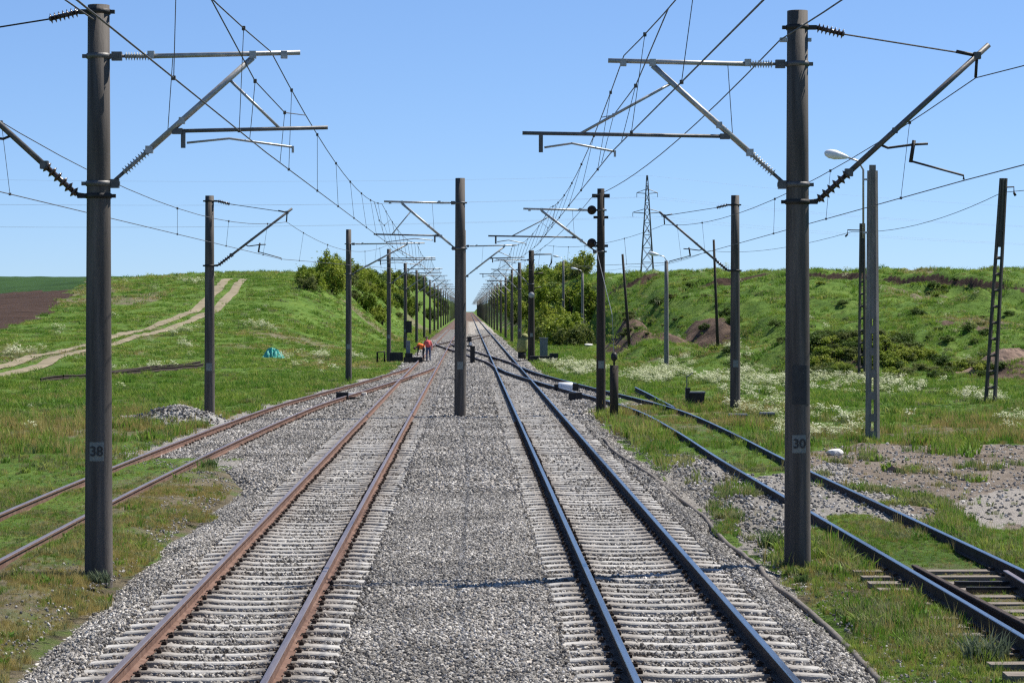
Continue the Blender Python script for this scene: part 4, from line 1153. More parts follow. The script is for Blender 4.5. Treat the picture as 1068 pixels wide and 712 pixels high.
HEAPS = []
def tri_heap(name, label, c, rx, ry, h, mat, seed, cat='heap', n=26, kind=None):
    """a dumped heap: a lumpy mound with its own rim on the ground"""
    mb = MB(); vs = []; ph = np.linspace(0, 2 * np.pi, n * 2, endpoint=False)
    rr = np.linspace(0, 1, n // 2)
    for r in rr:
        for a in ph:
            x = math.cos(a) * r * rx * (1 + .18 * math.sin(3 * a + seed)); y = math.sin(a) * r * ry
            k = (1 - r) ** .8 if r < 1 else 0
            z = h * (1 - sst(0, 1, r)) * (1 + .5 * (fbm(np.array([x * 2.2 + seed]), np.array([y * 2.2]), seed)[0] - .5)) + .35 * h * (fbm(np.array([x * 6 + seed]), np.array([y * 6]), seed + 5)[0] - .5) * (r < .97)
            vs.append((x, y, float(z) + Hs(c[0] + x, c[1] + y) - c[2] - .06 * (r > .97)))
    m = n * 2; fs = []
    for i in range(len(rr) - 1):
        for k in range(m): fs.append((i * m + k, (i + 1) * m + k, (i + 1) * m + (k + 1) % m, i * m + (k + 1) % m))
    mb.add(vs, fs)
    if name == 'gravel_heap': HEAPS.extend((v[0] + c[0], v[1] + c[1], v[2] + c[2]) for v in vs)
    return tag(mb.build(name, mat, None, c), label, cat)

def build_small():
    # counterweights of the tension wheels
    Y = 80.0; x = (640.5 - CXP) * Y / F
    t = thing('tension_weights', (x, Y, -.28), 'dark stack of tension weights hanging on a wire beside the tarred mast', 'weight stack')
    mb = MB(); mb.tube([(0, 0, .05), (0, 0, 1.86)], .145, 16)
    for k in range(9): mb.box((-.02, -.146, .22 + k * .19), (.05, .02, .03))
    mb.build('weight_stack', M['pole_wood'], t)
    mb = MB(); mb.tube([(0, 0, 1.85), (0, 0, 2.15)], .03, 6); mb.tube([(0, 0, 2.0), (0, 0, 2.08), (0, 0, 2.22), (0, 0, 2.3)], [.05, .11, .11, .05], 10); mb.build('shackle', M['iron'], t)
    mb = MB(); mb.tube([(0, 0, 2.2), (-.07, .02, 3.6), (-.55, 2.1, 6.1)], .012, 5); mb.build('pull_wire', M['galv'], t)
    # switch machines
    def machine(name, loc, label, size, mat, lid=None, rz=0, cat='switch machine', group='switch machines beside the tracks', rod=None):
        t = thing(name, loc, label, cat, group, rz)
        mb = MB(); sx, sy, sz = size; mb.box((0, 0, sz * .5), (sx, sy, sz), taper=.94); mb.box((0, 0, -.02), (sx * 1.25, sy * 1.1, .08)); mb.build('housing', mat, t)
        mb = MB(); mb.box((0, 0, sz + .02), (sx * 1.02, sy * 1.04, .05), taper=.9); mb.build('lid', lid or mat, t)
        if rod: mb = MB(); mb.tube([(0, 0, sz * .35), (rod, 0, sz * .3)], .03, 6); mb.box((rod * .6, 0, sz * .3), (.2, .1, .1)); mb.build('rod', M['iron'], t)
        return t
    p = ray(584, 409); t = thing('switch_motor', (p.x + .25, p.y, -.19), 'white rounded switch motor with black ends between the right main and side tracks', 'switch machine')
    mb = MB(); mb.tube([(-.33, 0, .2), (-.3, 0, .2), (.3, 0, .2), (.33, 0, .2)], [.15, .2, .2, .16], 14); mb.box((0, 0, .08), (.6, .42, .2)); mb.build('motor_housing', M['white_box'], t)
    mb = MB(); mb.box((-.42, 0, .16), (.18, .3, .28)); mb.box((.45, 0, .16), (.24, .36, .36)); mb.box((.12, 0, -.0), (1.3, .5, .07)); mb.build('end_cap', M['black_box'], t)
    p = ray(600, 416); machine('connection_box', (p.x, p.y, -.2), 'low black connection box in front of the white switch motor', (.55, .4, .28), M['black_box'])
    p = ray(357, 419.5); machine('connection_box', (p.x, p.y, -.19), 'low black connection box beside the left side track near the main track', (.5, .45, .28), M['black_box'], rod=.7)
    p = ray(373, 414.5); mb = MB(); mb.box((0, 0, .06), (.75, .5, .14)); tag(mb.build('concrete_slab', M['pale_stone'], None, (p.x, p.y, -.2)), 'pale concrete slab beside the black connection box left of the main track', 'slab')
    p = ray(724, 424); z = Hs(p.x, p.y)
    t = thing('ground_signal', (p.x, p.y, z), 'black trough-like ground signal in the grass right of the side track', 'signal')
    mb = MB(); mb.box((-.25, 0, .35), (.16, .4, .75)); mb.box((.1, 0, .28), (.5, .45, .5), taper=1.15); mb.build('signal_box', M['black_box'], t)
    mb = MB(); mb.box((.1, 0, .55), (.62, .5, .06)); mb.tube([(-.28, 0, .7), (-.28, 0, 1.15), (-.05, 0, 1.3)], .02, 5); mb.build('hood', M['grey_box'], t)
    for px, py, lab, rod in ((770, 441, 'flat dark switch machine with a rod reaching to the right side track', -1.1), (800, 439.5, 'flat dark box lying in white flowers next to the flat switch machine', None)):
        p = ray(px, py); machine('switch_machine', (p.x, p.y, Hs(p.x, p.y) + .06), lab, (.62 if rod else .5, .4, .2), M['black_box'], M['grey_box'], rod=rod)
    # equipment round the masts
    p = ray(401, 384.5); t = thing('switch_machine', (p.x, 160.5, -.22), 'black switch machine with bracket legs at the foot of the left mast', 'switch machine', 'switch machines beside the tracks')
    mb = MB(); mb.box((.35, 0, .45), (.9, .6, .6)); mb.box((1.5, 0, .25), (1.3, .7, .35)); mb.box((1.2, .1, .55), (.5, .5, .3)); mb.build('housing', M['black_box'], t)
    mb = MB(); mb.tube([(-.95, 0, -.1), (-.95, 0, .75), (-.45, 0, .8), (-.45, 0, .1)], .07, 6); mb.tube([(1.2, 0, .3), (2.6, 0, .12)], .04, 6); mb.build('rod_guide', M['black_box'], t)
    mb = MB(); mb.box((1.15, .3, 1.05), (.28, .2, 1.0)); mb.build('marker_post', M['grey_box'], t)
    p = ray(559.5, 373.5); t = thing('cabinet', (5.5, 172.5, -.25), 'grey metal equipment cabinet behind the stout mast with the white disc', 'cabinet')
    mb = MB(); mb.box((0, 0, .95), (.55, .6, 1.25)); mb.build('cabinet_body', M['grey_box'], t); mb = MB(); mb.box((0, 0, 1.6), (.65, .7, .07)); mb.build('roof', M['grey_box'], t); mb = MB(); mb.box((0, 0, .15), (.6, .62, .32)); mb.build('plinth', M['black_box'], t)
    t = thing('switch_machine', (5.0, 163, -.24), 'low black switch machine before the grey cabinet by the right track', 'switch machine', 'switch machines beside the tracks')
    mb = MB(); mb.box((0, 0, .25), (1.5, .7, .45)); mb.box((.9, .2, .35), (.6, .6, .6)); mb.build('housing', M['black_box'], t); mb = MB(); mb.tube([(-.7, 0, .2), (-1.7, 0, .12)], .04, 6); mb.build('rod', M['iron'], t)
    t = thing('covered_signal', (3.92, 173.5, -.22), 'squat signal wrapped in olive canvas left of the stout mast', 'signal')
    mb = MB(); mb.tube([(0, 0, .55), (0, 0, .9), (.1, 0, 1.4), (.25, 0, 1.75), (.3, 0, 1.9)], [.36, .40, .40, .28, .1], 10); mb.build('canvas_cover', M['tarp_olive'], t); mb = MB(); mb.tube([(0, 0, 0), (0, 0, .6)], .3, 10); mb.build('base', M['black_box'], t)
    for x, y, hh, lab in ((.05, 226, 1.0, 'black dwarf signal just right of the centre mast near the farther crossover'), (-.95, 196, .55, 'low black and white dwarf signal left of the centre mast')):
        t = thing('dwarf_signal', (x, y, -.2), lab, 'signal', 'dwarf signals between the tracks')
        mb = MB(); mb.box((0, 0, .1), (.5, .4, .2)); mb.tube([(0, 0, .15), (0, 0, hh * .6)], .07, 8); mb.box((0, 0, hh * .78), (.42, .3, hh * .5)); mb.build('signal_body', M['black_box'], t)
        mb = MB(); mb.box((.12, -.17, hh * .35), (.24, .05, hh * .3)); mb.build('marker', M['white_box'], t)
    t = thing('relay_stand', (.25, 160, -.22), 'dark upright relay stand behind the foot of the centre mast', 'relay box')
    mb = MB(); mb.box((0, 0, .55), (.32, .3, 1.15)); mb.build('stand_body', M['black_box'], t); mb = MB(); mb.box((0, 0, 1.15), (.38, .36, .07)); mb.build('lid', M['black_box'], t)
    # cable along the ballast
    mb = MB(); pts = []
    for px, py in ((630, 458), (636, 468), (655, 480), (680, 494), (708, 512), (735, 534), (760, 558), (778, 575), (792, 590), (812, 606), (836, 620), (862, 640), (890, 667), (915, 693), (945, 722)):
        q = ray(px, py, -.17); pts.append((q.x, q.y, float(bed_z(np.array([q.x]), np.array([q.y]))[0]) + .045))
    o = Vector(pts[8]); fine = []
    for i in range(len(pts) - 1):
        for k in range(4):
            f = k / 4; a = Vector(pts[i]).lerp(Vector(pts[i + 1]), f); fine.append(a + Vector((math.sin(i * 1.9 + f * 3) * .03, 0, math.sin(i * 2.7 + f * 5) * .012)) - o)
    mb.tube(fine, .038, 8); tag(mb.build('trackside_cable', M['cable'], None, o), 'long dusty brown cable snaking along the ballast beside the right track', 'cable')
    # rails lying in the grass at left
    for a, b, lab in (((42, 400), (186, 384), 'longer rusty spare rail lying in the grass left of the nearest mast'), ((66, 396.5), (209, 381), 'rusty spare rail lying in the grass, ending behind the second left mast'), ((118, 393), (212, 383.5), 'shorter rusty spare rail lying against the other two in the grass')):
        A, B = ray(*a), ray(*b); mb = MB(); pr = []
        n = 12; vs = []
        d = (B - A).normalized(); nx = Vector((d.y, -d.x, 0)).normalized()
        for i in range(n + 1):
            q = A.lerp(B, i / n); zz = Hs(q.x, q.y) + .26
            for u, v in RPROF: vs.append(Vector((q.x, q.y, zz)) + nx * u * 1.1 + Vector((0, 0, v * 1.2)) - A)
        m = len(RPROF); mb.add(vs, [(i * m + k, (i + 1) * m + k, (i + 1) * m + (k + 1) % m, i * m + (k + 1) % m) for i in range(n) for k in range(m)])
        tag(mb.build('spare_rail', M['rust_dark'], None, A), lab, 'rail', 'spare rails in the left meadow')
    # rubbish, stones, heaps
    p = ray(285, 373); z = Hs(p.x, p.y); mb = MB(); r = random.Random(3)
    vs, fs = [], []; n = 14
    for j in range(n):
        for i in range(n):
            u, v = i / (n - 1) - .5, j / (n - 1) - .5
            k = max(0, 1 - (abs(u) * 2) ** 3) * max(0, 1 - (abs(v) * 2) ** 3)
            vs.append((u * 1.5 + r.uniform(-.05, .05), v * 1.6 + r.uniform(-.05, .05), k * (.25 + .55 * r.random()) - .03))
    for j in range(n - 1):
        for i in range(n - 1): a = j * n + i; fs.append((a, a + 1, a + n + 1, a + n))
    mb.add(vs, fs); tag(mb.build('plastic_sheet', M['tarp'], None, (p.x, p.y, z)), 'crumpled turquoise plastic sheet dumped on the left meadow', 'rubbish')
    gm = mat_noise('heap_gravel', (.16, .155, .145), (.34, .325, .305), 9, .95, bump=1, bscale=14)
    tri_heap('gravel_heap', 'small grey gravel heap beside the second mast at left', ray(181, 442) + Vector((0, 1, 0)), 2.0, 2.2, .5, gm, 3)
    tri_heap('gravel_heap', 'low dark gravel heap right of the nearest left mast', ray(150, 440), 1.9, 1.5, .2, gm, 9)
    tri_heap('earth_heap', 'reddish earth heap at the right edge under the leaning lattice post', ray(1056, 375) + Vector((.4, 2, 0)), 2.8, 3.0, .55, M['earth'], 5)
    def rock(name, px, py, s, mat, label, cat='stone'):
        p = ray(px, py); bm = bmesh.new(); bmesh.ops.create_icosphere(bm, subdivisions=2, radius=.5); rr = random.Random(px)
        ds = [Vector((rr.uniform(-1, 1), rr.uniform(-1, 1), rr.uniform(-1, 1))).normalized() for _ in range(8)]
        for v in bm.verts:
            for q in ds:
                h = v.co.dot(q)
                if h > .36: v.co -= q * (h - .36)
        mb = MB(); mb.add([(v.co.x * s[0], v.co.y * s[1], v.co.z * s[2]) for v in bm.verts], [[v.index for v in f.verts] for f in bm.faces]); bm.free()
        return tag(mb.build(name, mat, None, (p.x, p.y, Hs(p.x, p.y) + s[2] * .25)), label, cat)
    rock('pale_stone', 870, 475, (.5, .5, .28), M['pale_stone'], 'white stone in grass beside the foot of the nearest right mast')
    rock('earth_clod', 934, 492, (.42, .4, .22), M['earth'], 'brown clod on the bare ground right of the nearest mast', 'clod')
    rock('broken_slab', 614, 361, (1.0, .6, .35), M['pale_stone'], 'white broken slab at the foot of the brown dirt heap', 'slab')
    rock('pale_stone', 565, 341, (.9, .7, .6), M['pale_stone'], 'pale boulder beneath the bushes near the stout mast')

# ------------------------------------------------------------------ people
def person(x, y, z, label, joints, radii, edges, col, rz=0, head=None, vest=None):
    t = thing('person', (x, y, z), label, 'person', None, rz)
    me = bpy.data.meshes.new('body'); me.from_pydata([joints[k] for k in joints], [], [])
    keys = list(joints); ix = {k: i for i, k in enumerate(keys)}
    me = bpy.data.meshes.new('body'); me.from_pydata([joints[k] for k in keys], [(ix[a], ix[b]) for a, b in edges], [])
    o = bpy.data.objects.new('body', me); COL.objects.link(o)
    md = o.modifiers.new('skin', 'SKIN'); sv = me.skin_vertices[0].data
    for k in keys: sv[ix[k]].radius = (radii[k], radii[k]); sv[ix[k]].use_root = (k == 'pelvis')
    ss = o.modifiers.new('sub', 'SUBSURF'); ss.levels = 2; ss.render_levels = 2
    bpy.context.view_layer.update()
    m2 = bpy.data.meshes.new_from_object(o.evaluated_get(bpy.context.evaluated_depsgraph_get()))
    bpy.data.objects.remove(o)
    m2.materials.clear()
    for c in col: m2.materials.append(c)
    P_ = {k: Vector(v) for k, v in joints.items()}
    def seg_of(c):
        best, bk = 9, None
        for a, b in edges:
            A, B = P_[a], P_[b]; d = B - A; f = max(0, min(1, (c - A).dot(d) / max(d.length_squared, 1e-9))); q = (c - A - d * f).length
            if q < best: best, bk = q, (a, b)
        return bk
    for p in m2.polygons:
        a, b = seg_of(p.center); p.use_smooth = True; nm = a + b
        p.material_index = 2 if any(w in nm for w in ('head', 'hand', 'finger', 'thumb')) else 1 if any(w in nm for w in ('knee', 'ankle', 'toe', 'hip')) else 0
    b = bpy.data.objects.new('body', m2); COL.objects.link(b); b.parent = t
    hc = P_['head']
    up = (P_['crown'] - P_['neck']).normalized()
    bm = bmesh.new(); bmesh.ops.create_uvsphere(bm, u_segments=14, v_segments=10, radius=.115)
    q = up.to_track_quat('Z', 'Y').to_matrix()
    mb = MB(); keep = [f for f in bm.faces if f.calc_center_median().z > .0]
    mb.add([tuple(q @ v.co + hc + up * .03) for v in bm.verts], [[v.index for v in f.verts] for f in keep], 0, True); bm.free()
    mb.build('hair', M['hair'], t)
    if vest:
        mb = MB(); pts, rs = vest
        mb.tube([Vector(p) for p in pts], rs, 12); mb.build('vest', M[vest_mat[label]], t)
    return t

vest_mat = {}
def hand_edges(side): return [(f'wrist{side}', f'hand{side}')] + [(f'hand{side}', f'finger{k}{side}') for k in range(4)] + [(f'hand{side}', f'thumb{side}')]
def build_people():
    E = [('pelvis', 'waist'), ('waist', 'chest'), ('chest', 'neck'), ('neck', 'head'), ('head', 'crown')]
    for s in 'LR': E += [('pelvis', 'hip' + s), ('hip' + s, 'knee' + s), ('knee' + s, 'ankle' + s), ('ankle' + s, 'toe' + s), ('chest', 'shoulder' + s), ('shoulder' + s, 'elbow' + s), ('elbow' + s, 'wrist' + s)] + hand_edges(s)
    RAD = dict(pelvis=.15, waist=.145, chest=.165, neck=.06, head=.095, crown=.075)
    for s in 'LR':
        RAD.update({'hip' + s: .095, 'knee' + s: .065, 'ankle' + s: .05, 'toe' + s: .042, 'shoulder' + s: .075, 'elbow' + s: .05, 'wrist' + s: .034, 'hand' + s: .032, 'thumb' + s: .012})
        for k in range(4): RAD[f'finger{k}{s}'] = .011
    def hands(J, s, w, d):
        w = Vector(w); d = Vector(d).normalized(); side = d.cross(Vector((0, 1, 0))).normalized() if abs(d.y) < .9 else Vector((1, 0, 0))
        h = w + d * .07; J['hand' + s] = tuple(h)
        for k in range(4): J[f'finger{k}{s}'] = tuple(h + d * (.085 - .012 * abs(k - 1.3)) + side * (k - 1.5) * .022)
        J['thumb' + s] = tuple(h + d * .03 + side * .055)
    # standing worker, seen from behind and leaning towards the other
    J = dict(pelvis=(0, 0, .92), waist=(-.02, .03, 1.08), chest=(-.05, .08, 1.30), neck=(-.09, .13, 1.46), head=(-.12, .17, 1.58), crown=(-.13, .19, 1.68),
             hipL=(-.10, 0, .86), kneeL=(-.11, .05, .48), ankleL=(-.11, 0, .08), toeL=(-.12, .15, .04), hipR=(.10, 0, .86), kneeR=(.11, .04, .48), ankleR=(.12, -.02, .08), toeR=(.14, .13, .04),
             shoulderL=(-.24, .10, 1.36), elbowL=(-.31, .20, 1.10), wristL=(-.36, .38, .95), shoulderR=(.15, .09, 1.36), elbowR=(.25, .06, 1.08), wristR=(.24, .16, .85))
    hands(J, 'L', J['wristL'], (-.2, .8, -.4)); hands(J, 'R', J['wristR'], (0, .3, -.95))
    l2 = 'worker standing in red vest and blue trousers between the rails of the left track'
    vest_mat[l2] = 'red_cloth'
    person(-2.86, 166.0, -.17, l2, J, RAD, E, [M['red_cloth'], M['blue_cloth'], M['skin']], 0, None, ([(0, .0, .96), (-.02, .03, 1.1), (-.05, .08, 1.30), (-.07, .10, 1.40)], [.19, .185, .205, .15]))
    # bending worker
    J = dict(pelvis=(.06, 0, .88), waist=(-.10, .05, 1.0), chest=(-.33, .12, 1.05), neck=(-.48, .17, .98), head=(-.58, .2, .90), crown=(-.66, .22, .85),
             hipL=(.02, .10, .84), kneeL=(-.03, .14, .46), ankleL=(.04, .12, .08), toeL=(-.12, .14, .04), hipR=(.04, -.12, .84), kneeR=(-.02, -.14, .46), ankleR=(.05, -.13, .08), toeR=(-.11, -.14, .04),
             shoulderL=(-.36, .29, 1.0), elbowL=(-.38, .32, .72), wristL=(-.42, .28, .48), shoulderR=(-.36, -.06, 1.0), elbowR=(-.38, -.1, .72), wristR=(-.40, -.02, .48))
    hands(J, 'L', J['wristL'], (-.1, 0, -1)); hands(J, 'R', J['wristR'], (-.1, .1, -1))
    l1 = 'worker bending down in dark clothes with orange vest over the left rail'
    vest_mat[l1] = 'orange'
    person(-3.22, 166.4, -.17, l1, J, RAD, E, [M['dark_cloth'], M['dark_cloth'], M['skin']], 0, None, ([(.02, .02, .93), (-.10, .05, 1.0), (-.33, .12, 1.05), (-.42, .15, 1.02)], [.19, .19, .21, .15]))

# ------------------------------------------------------------------ bushes and trees
def crown_mesh(name, seed, n, rx, rz, leaf, lobes, mats):
    r = np.random.default_rng(seed); V, Q = [], []
    cs = []
    for k in range(lobes):
        a = r.uniform(0, 6.28); d = math.sqrt(r.random()) * .72
        cs.append((math.cos(a) * d * rx * 1.1, math.sin(a) * d * rx * 1.1, (0.16 + .80 * r.random() ** .9 * (1 - .5 * d)) * rz, r.uniform(.12, .34)))
    for i in range(n):
        c = cs[r.integers(0, lobes)]
        v = r.normal(size=3); v /= np.linalg.norm(v); rad = c[3] * (r.random() ** .45) * 1.1
        p = np.array([c[0] + v[0] * rad * rx, c[1] + v[1] * rad * rx, c[2] + v[2] * rad * rz * .75])
        if r.random() < .16: p += r.normal(size=3) * leaf * 2.2
        if p[2] < .02: p[2] = abs(p[2]) + .02
        nrm = v * .6 + r.normal(size=3) * .6 + np.array([0, 0, .35]); nrm /= np.linalg.norm(nrm)
        u = np.cross(nrm, r.normal(size=3)); u /= np.linalg.norm(u) + 1e-9; w = np.cross(nrm, u); s = leaf * r.uniform(.5, 1.25)
        b = len(V); V += [p - u * s, p + w * s * .45, p + u * s, p - w * s * .45]; Q.append((b, b + 1, b + 2, b + 3))
    return mesh_np(name, np.array(V), np.array(Q), mats, False)

def leaf_mat(name, stops):
    m, nt, N, L = new_mat(name)
    oi = nd(N, 'ShaderNodeObjectInfo'); geo = nd(N, 'ShaderNodeNewGeometry')
    no = nd(N, 'ShaderNodeTexNoise'); no.inputs['Scale'].default_value = 1.1; no.inputs['Detail'].default_value = 4; L.new(geo.outputs['Position'], no.inputs['Vector'])
    ad = nd(N, 'ShaderNodeMath', operation='MULTIPLY_ADD'); L.new(oi.outputs['Random'], ad.inputs[0]); ad.inputs[1].default_value = .5; L.new(no.outputs['Fac'], ad.inputs[2])
    rp = ramp(N, stops); s2 = nd(N, 'ShaderNodeMath', operation='SUBTRACT'); L.new(ad.outputs[0], s2.inputs[0]); s2.inputs[1].default_value = .25; L.new(s2.outputs[0], rp.inputs[0])
    b = nd(N, 'ShaderNodeBsdfPrincipled'); b.inputs['Roughness'].default_value = .7; b.inputs['Specular IOR Level'].default_value = .2; L.new(rp.outputs[0], b.inputs['Base Color'])
    t = nd(N, 'ShaderNodeBsdfTranslucent'); L.new(rp.outputs[0], t.inputs['Color'])
    ms = nd(N, 'ShaderNodeMixShader'); ms.inputs[0].default_value = .3; L.new(b.outputs[0], ms.inputs[1]); L.new(t.outputs[0], ms.inputs[2])
    o = nd(N, 'ShaderNodeOutputMaterial'); L.new(ms.outputs[0], o.inputs[0]); return m

def stems_mb(seed, h, spread, n=6):
    r = random.Random(seed); mb = MB()
    for _ in range(n):
        a = r.uniform(0, 6.28); d = spread * r.uniform(.3, 1)
        mb.tube([(r.uniform(-.1, .1), r.uniform(-.1, .1), -.3), (math.cos(a) * d * .45, math.sin(a) * d * .45, h * .45), (math.cos(a) * d, math.sin(a) * d, h * r.uniform(.7, .95))], [.06, .04, .015], 5)
    return mb

def build_bushes():
    bright = leaf_mat('spring_leaves', [(.25, (0.128, 0.188, 0.018)), (.5, (0.202, 0.262, 0.024)), (.8, (0.284, 0.322, 0.044))])
    dark = leaf_mat('dark_leaves', [(.25, (0.047, 0.088, 0.014)), (.5, (0.081, 0.131, 0.020)), (.8, (0.121, 0.169, 0.030))])
    olive = leaf_mat('olive_leaves', [(.25, (0.065, 0.094, 0.020)), (.5, (0.111, 0.138, 0.030)), (.8, (0.156, 0.175, 0.050))])
    kinds = []
    for k, (mt, n, rx, rz, lf, lb) in enumerate(((bright, 3000, 1.5, 2.4, .12, 24), (dark, 3000, 1.5, 2.2, .12, 24), (olive, 2600, 1.3, 1.7, .11, 22), (bright, 2800, 1.2, 3.0, .12, 26), (dark, 2600, 1.6, 1.9, .12, 20))):
        kinds.append((crown_mesh('crown', 100 + k, n, rx, rz, lf, lb, [mt]), stems_mb(200 + k, rz * .8, rx * .6), None))
    stem_me = []
    def bush(x, y, s, kind, label, group, name='bush', z=None, sz=None):
        zz = Hs(x, y) if z is None else z
        t = thing(name, (x, y, zz - .1 * s), label, 'bush', group, random.uniform(0, 6.28)); t.scale = (s, s, s * (sz or 1))
        c = bpy.data.objects.new('crown', kinds[kind][0]); COL.objects.link(c); c.parent = t
        if kind not in STEM: STEM[kind] = kinds[kind][1].build('stem', M['bark'], t)
        else: copy_child(STEM[kind], t)
    STEM = {}
    r = random.Random(21)
    # left cutting: bushes from the lip of the slope down towards the masts, growing denser with distance
    gl = 'bushes lining the left side of the cutting'; ll = 'spring green bush among those lining the left side of the cutting'
    for i in range(74):
        y = 262 + 900 * (i / 74) ** 1.5 + r.uniform(-7, 7)
        f = r.random() ** .8
        x = -(14.5 + f * 4.5) if y < 300 else -(11.0 + f * 8) if y < 400 else -(8.8 + f * 10)
        bush(x, y, r.uniform(.6, 1.25) * (1 + (y - 240) / 700), r.choice([0, 0, 3, 2, 0, 0]) if y < 400 else r.choice([2, 1, 4, 0, 2]), ll, gl)
    for i in range(44):
        y = r.uniform(272, 470); x = -(10.5 + r.random() ** .7 * 6.5) - (3 if y < 300 else 0)
        bush(x, y, r.uniform(.5, .95), r.choice([0, 3, 0, 2]), ll, gl)
    bush(-16.9, 276, 1.5, 3, 'taller bush with thin top on the skyline where the left hill meets the cutting', None, 'tree')
    bush(-15.6, 268, 1.35, 3, 'rounded bush right of the taller skyline bush above the left slope', None)
    gr = 'bushes lining the right side of the cutting'; lr = 'green bush among those lining the right side of the cutting'
    for i in range(88):
        y = 232 + 800 * (i / 88) ** 1.6 + r.uniform(-6, 6)
        f = r.random()
        x = 7.6 + f * (7.0 if y < 300 else 8.5) + (y - 240) * .004
        if y < 262 and x > 11: x = 7.6 + f * 3.5
        bush(x, y, r.uniform(1.0, 1.7) * (1 + (y - 240) / 800), r.choice([0, 0, 3, 1, 2, 0]), lr, gr)
    bush(13.2, 300, 1.75, 0, 'tallest bush on the skyline above the right cutting, behind the farthest lamp post', None, 'tree')
    bush(14.6, 306, 1.4, 2, 'olive bush right of the tallest skyline bush', None)
    bush(11.3, 305, 1.6, 0, 'bright bush left of the tallest skyline bush above the right cutting', None)
    # weedy shrubs on the right banks
    g = 'low dark shrubs on the right bank'; l = 'low dark green shrub on the weedy bank at right'
    for i in range(150):
        px = r.uniform(848, 1045); p = ray(px, r.uniform(340, 396))
        if p.y > 160 or p.y < 112: continue
        bush(p.x, p.y, r.uniform(.2, .55), r.choice([0, 2, 2, 4, 0]), l, g, 'shrub', sz=.6)
    for px, py, s, k in ((758, 330, .5, 1), (765, 338, .55, 1), (810, 340, .45, 4), (850, 365, .5, 1), (853, 362, .4, 4), (735, 345, .35, 1), (700, 312, .5, 2), (720, 300, .4, 4), (655, 330, .4, 2), (960, 330, .4, 4), (880, 318, .35, 4), (1010, 345, .4, 1), (975, 395, .28, 1), (1000, 385, .3, 4), (935, 385, .3, 1), (845, 380, .32, 4), (685, 318, .5, 1)):
        p = ray(px, py); bush(p.x, p.y, s * 1.2, k, 'small dark shrub dotted on the right hillside', 'small shrubs on the right hillside', 'shrub', sz=.65)
    for i in range(70):
        px = r.uniform(690, 1060); py = r.uniform(290, 372); p = ray(px, py)
        if p.y > 270 or p.x < 12 or float(fbm(np.array([p.x * .2]), np.array([p.y * .1]), 71, 3)[0]) < .47: continue
        bush(p.x, p.y, r.uniform(.22, .5), r.choice([2, 2, 1, 0, 4]), 'small dark shrub dotted on the right hillside', 'small shrubs on the right hillside', 'shrub', sz=r.uniform(.4, .65))
    for i in range(12):
        p = ray(r.uniform(642, 705), r.uniform(331, 352)); bush(p.x, p.y, r.uniform(.2, .42), 2, 'olive scrub growing on top of the brown dirt heap', 'scrub on the brown dirt heap', 'shrub', sz=.6)
    # weeds close to the track
    m_w = mat_instance('weed_leaf', [(0, (.07, .12, .03)), (1, (.11, .165, .05))], .75, .3)
    m_g = mat_instance('grey_weed_leaf', [(0, (.10, .13, .075)), (1, (.13, .155, .10))], .75, .3)
    for px, py, s, mt, lab in ((1030, 690, 1.0, m_g, 'grey green tuft of weed at the bottom right corner'), (808, 572, .95, m_w, 'bright green weed tuft left of the nearest right mast'), (836, 606, .4, m_w, 'grass tuft at the foot of the nearest right mast'), (104, 612, .6, m_g, 'dry tuft at the foot of the nearest left mast'), (218, 492, .8, m_w, 'green weed tuft beside the inner rail of the left side track')):
        p = ray(px, py, -.25); o = blade_clump(170, .33 * s, .24 * s, int(px), .011, .75).build('weed_tuft', mt, None, (p.x, p.y, max(Hs(p.x, p.y), -.30)))
        tag(o, lab, 'weed')

# ------------------------------------------------------------------ dirt road
def build_road():
    c = [Vector(p) for p in ROAD_C]
    q = []
    for i in range(len(c) - 1):
        k = max(2, int((c[i + 1] - c[i]).length / 1.0))
        for j in range(k): q.append(c[i].lerp(c[i + 1], j / k))
    q.append(c[-1])
    for _ in range(6): q = [q[0]] + [(q[i - 1] + q[i] * 2 + q[i + 1]) / 4 for i in range(1, len(q) - 1)] + [q[-1]]
    m = mat_noise('dirt_road', (.15, .125, .075), (.255, .21, .135), .5, .95, bump=.4, bscale=5)
    mb = MB()
    for s in (-1, 1):
        vs = []
        for i, p in enumerate(q):
            d = (q[min(i + 1, len(q) - 1)] - q[max(i - 1, 0)]); nx = Vector((d.y, -d.x, 0)).normalized()
            w = .34 + .36 * float(fbm(np.array([i * .21 + s * 9]), np.array([.5]), 19, 4)[0])
            for k in (-1, -.33, .33, 1):
                v = p + nx * (s * .95 + k * w); vs.append((v.x, v.y, Hs(v.x, v.y) + .075 - .03 * (abs(k) == 1)))
        mb.add(vs, [(i * 4 + k, i * 4 + k + 1, (i + 1) * 4 + k + 1, (i + 1) * 4 + k) for i in range(len(q) - 1) for k in range(3)], 0, True)
    tag(mb.build('dirt_road', m), kind='structure')

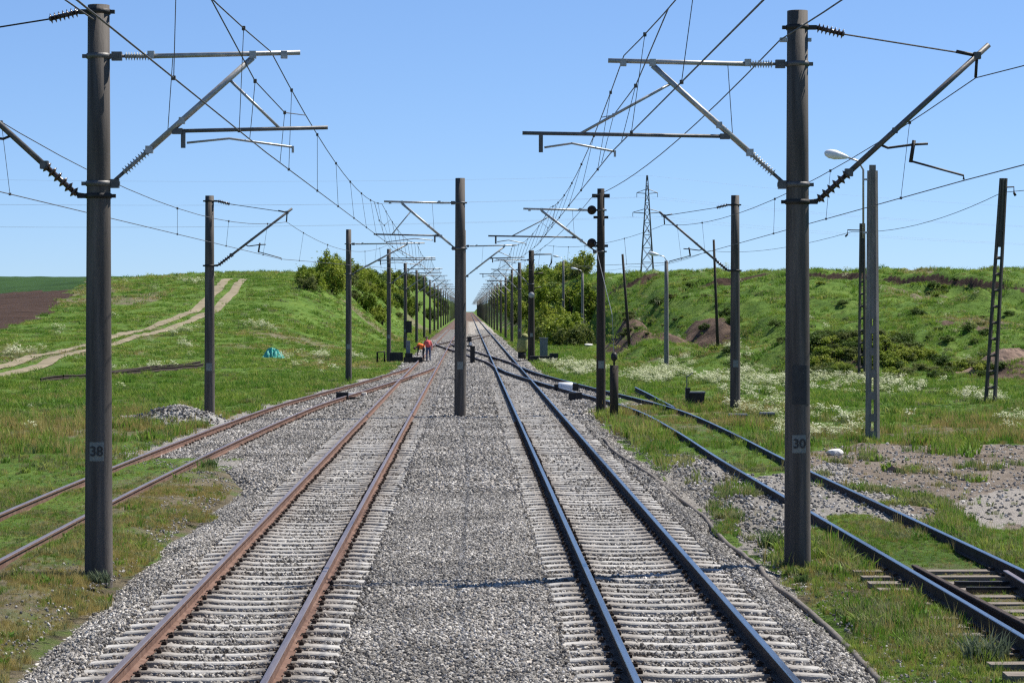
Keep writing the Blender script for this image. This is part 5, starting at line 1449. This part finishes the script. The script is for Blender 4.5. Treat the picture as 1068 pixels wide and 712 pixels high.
# ------------------------------------------------------------------ camera, light, sky
def build_light():
    cam = bpy.data.cameras.new('camera'); co = bpy.data.objects.new('camera', cam); COL.objects.link(co)
    co.location = (0, 0, CAMH); co.rotation_euler = (math.pi / 2, 0, 0)
    cam.sensor_width = 36; cam.lens = F / 1068 * 36; cam.shift_x = (534 - CXP) / 1068; cam.shift_y = -(356 - CYP) / 1068; cam.clip_end = 6000; cam.clip_start = .5
    SC.camera = co
    el, az = R(54), R(58)
    w = bpy.data.worlds.new('World'); SC.world = w; w.use_nodes = True
    N, L = w.node_tree.nodes, w.node_tree.links; N.clear()
    sk = N.new('ShaderNodeTexSky'); sk.sky_type = 'NISHITA'; sk.sun_disc = False; sk.sun_elevation = el; sk.sun_rotation = az
    sk.air_density = .7; sk.dust_density = .0; sk.ozone_density = 4.0; sk.altitude = 100
    bg = N.new('ShaderNodeBackground'); bg.inputs['Strength'].default_value = .11
    gm = N.new('ShaderNodeGamma'); gm.inputs['Gamma'].default_value = .7
    tn = N.new('ShaderNodeMix'); tn.data_type = 'RGBA'; tn.blend_type = 'MULTIPLY'; tn.inputs['Factor'].default_value = 1; tn.inputs['B'].default_value = (.75, .965, 1.30, 1)
    L.new(sk.outputs[0], gm.inputs['Color']); L.new(gm.outputs[0], tn.inputs['A']); L.new(tn.outputs['Result'], bg.inputs[0])
    o = N.new('ShaderNodeOutputWorld'); L.new(bg.outputs[0], o.inputs[0])
    s = bpy.data.lights.new('sun', 'SUN'); s.energy = 5.0; s.angle = R(.5); s.color = (1, .955, .88)
    so = bpy.data.objects.new('sun', s); COL.objects.link(so)
    d = Vector((math.sin(az) * math.cos(el), math.cos(az) * math.cos(el), math.sin(el)))
    so.rotation_euler = d.to_track_quat('Z', 'Y').to_euler(); so.location = (20, -10, 40)
    v = SC.view_settings; v.view_transform = 'Standard'; v.look = 'None'; v.exposure = .75; v.gamma = 1; v.use_curve_mapping = False
    SC.cycles.max_bounces = 5; SC.cycles.diffuse_bounces = 2; SC.cycles.glossy_bounces = 2; SC.cycles.transmission_bounces = 2; SC.cycles.transparent_max_bounces = 4
    SC.cycles.use_adaptive_sampling = True; SC.cycles.adaptive_threshold = .02
    SC.cycles.use_denoising = False
    SC.cycles.filter_width = 1.3 if hasattr(SC.cycles, 'filter_width') else 1.5

import time
_t = time.time()
for fn in (build_light, build_ground, build_bed, build_road, build_tracks, build_masts, build_wires, build_hv, build_posts, build_small, build_people, build_bushes, build_stones, build_grass):
    fn(); print(fn.__name__, round(time.time() - _t, 1))
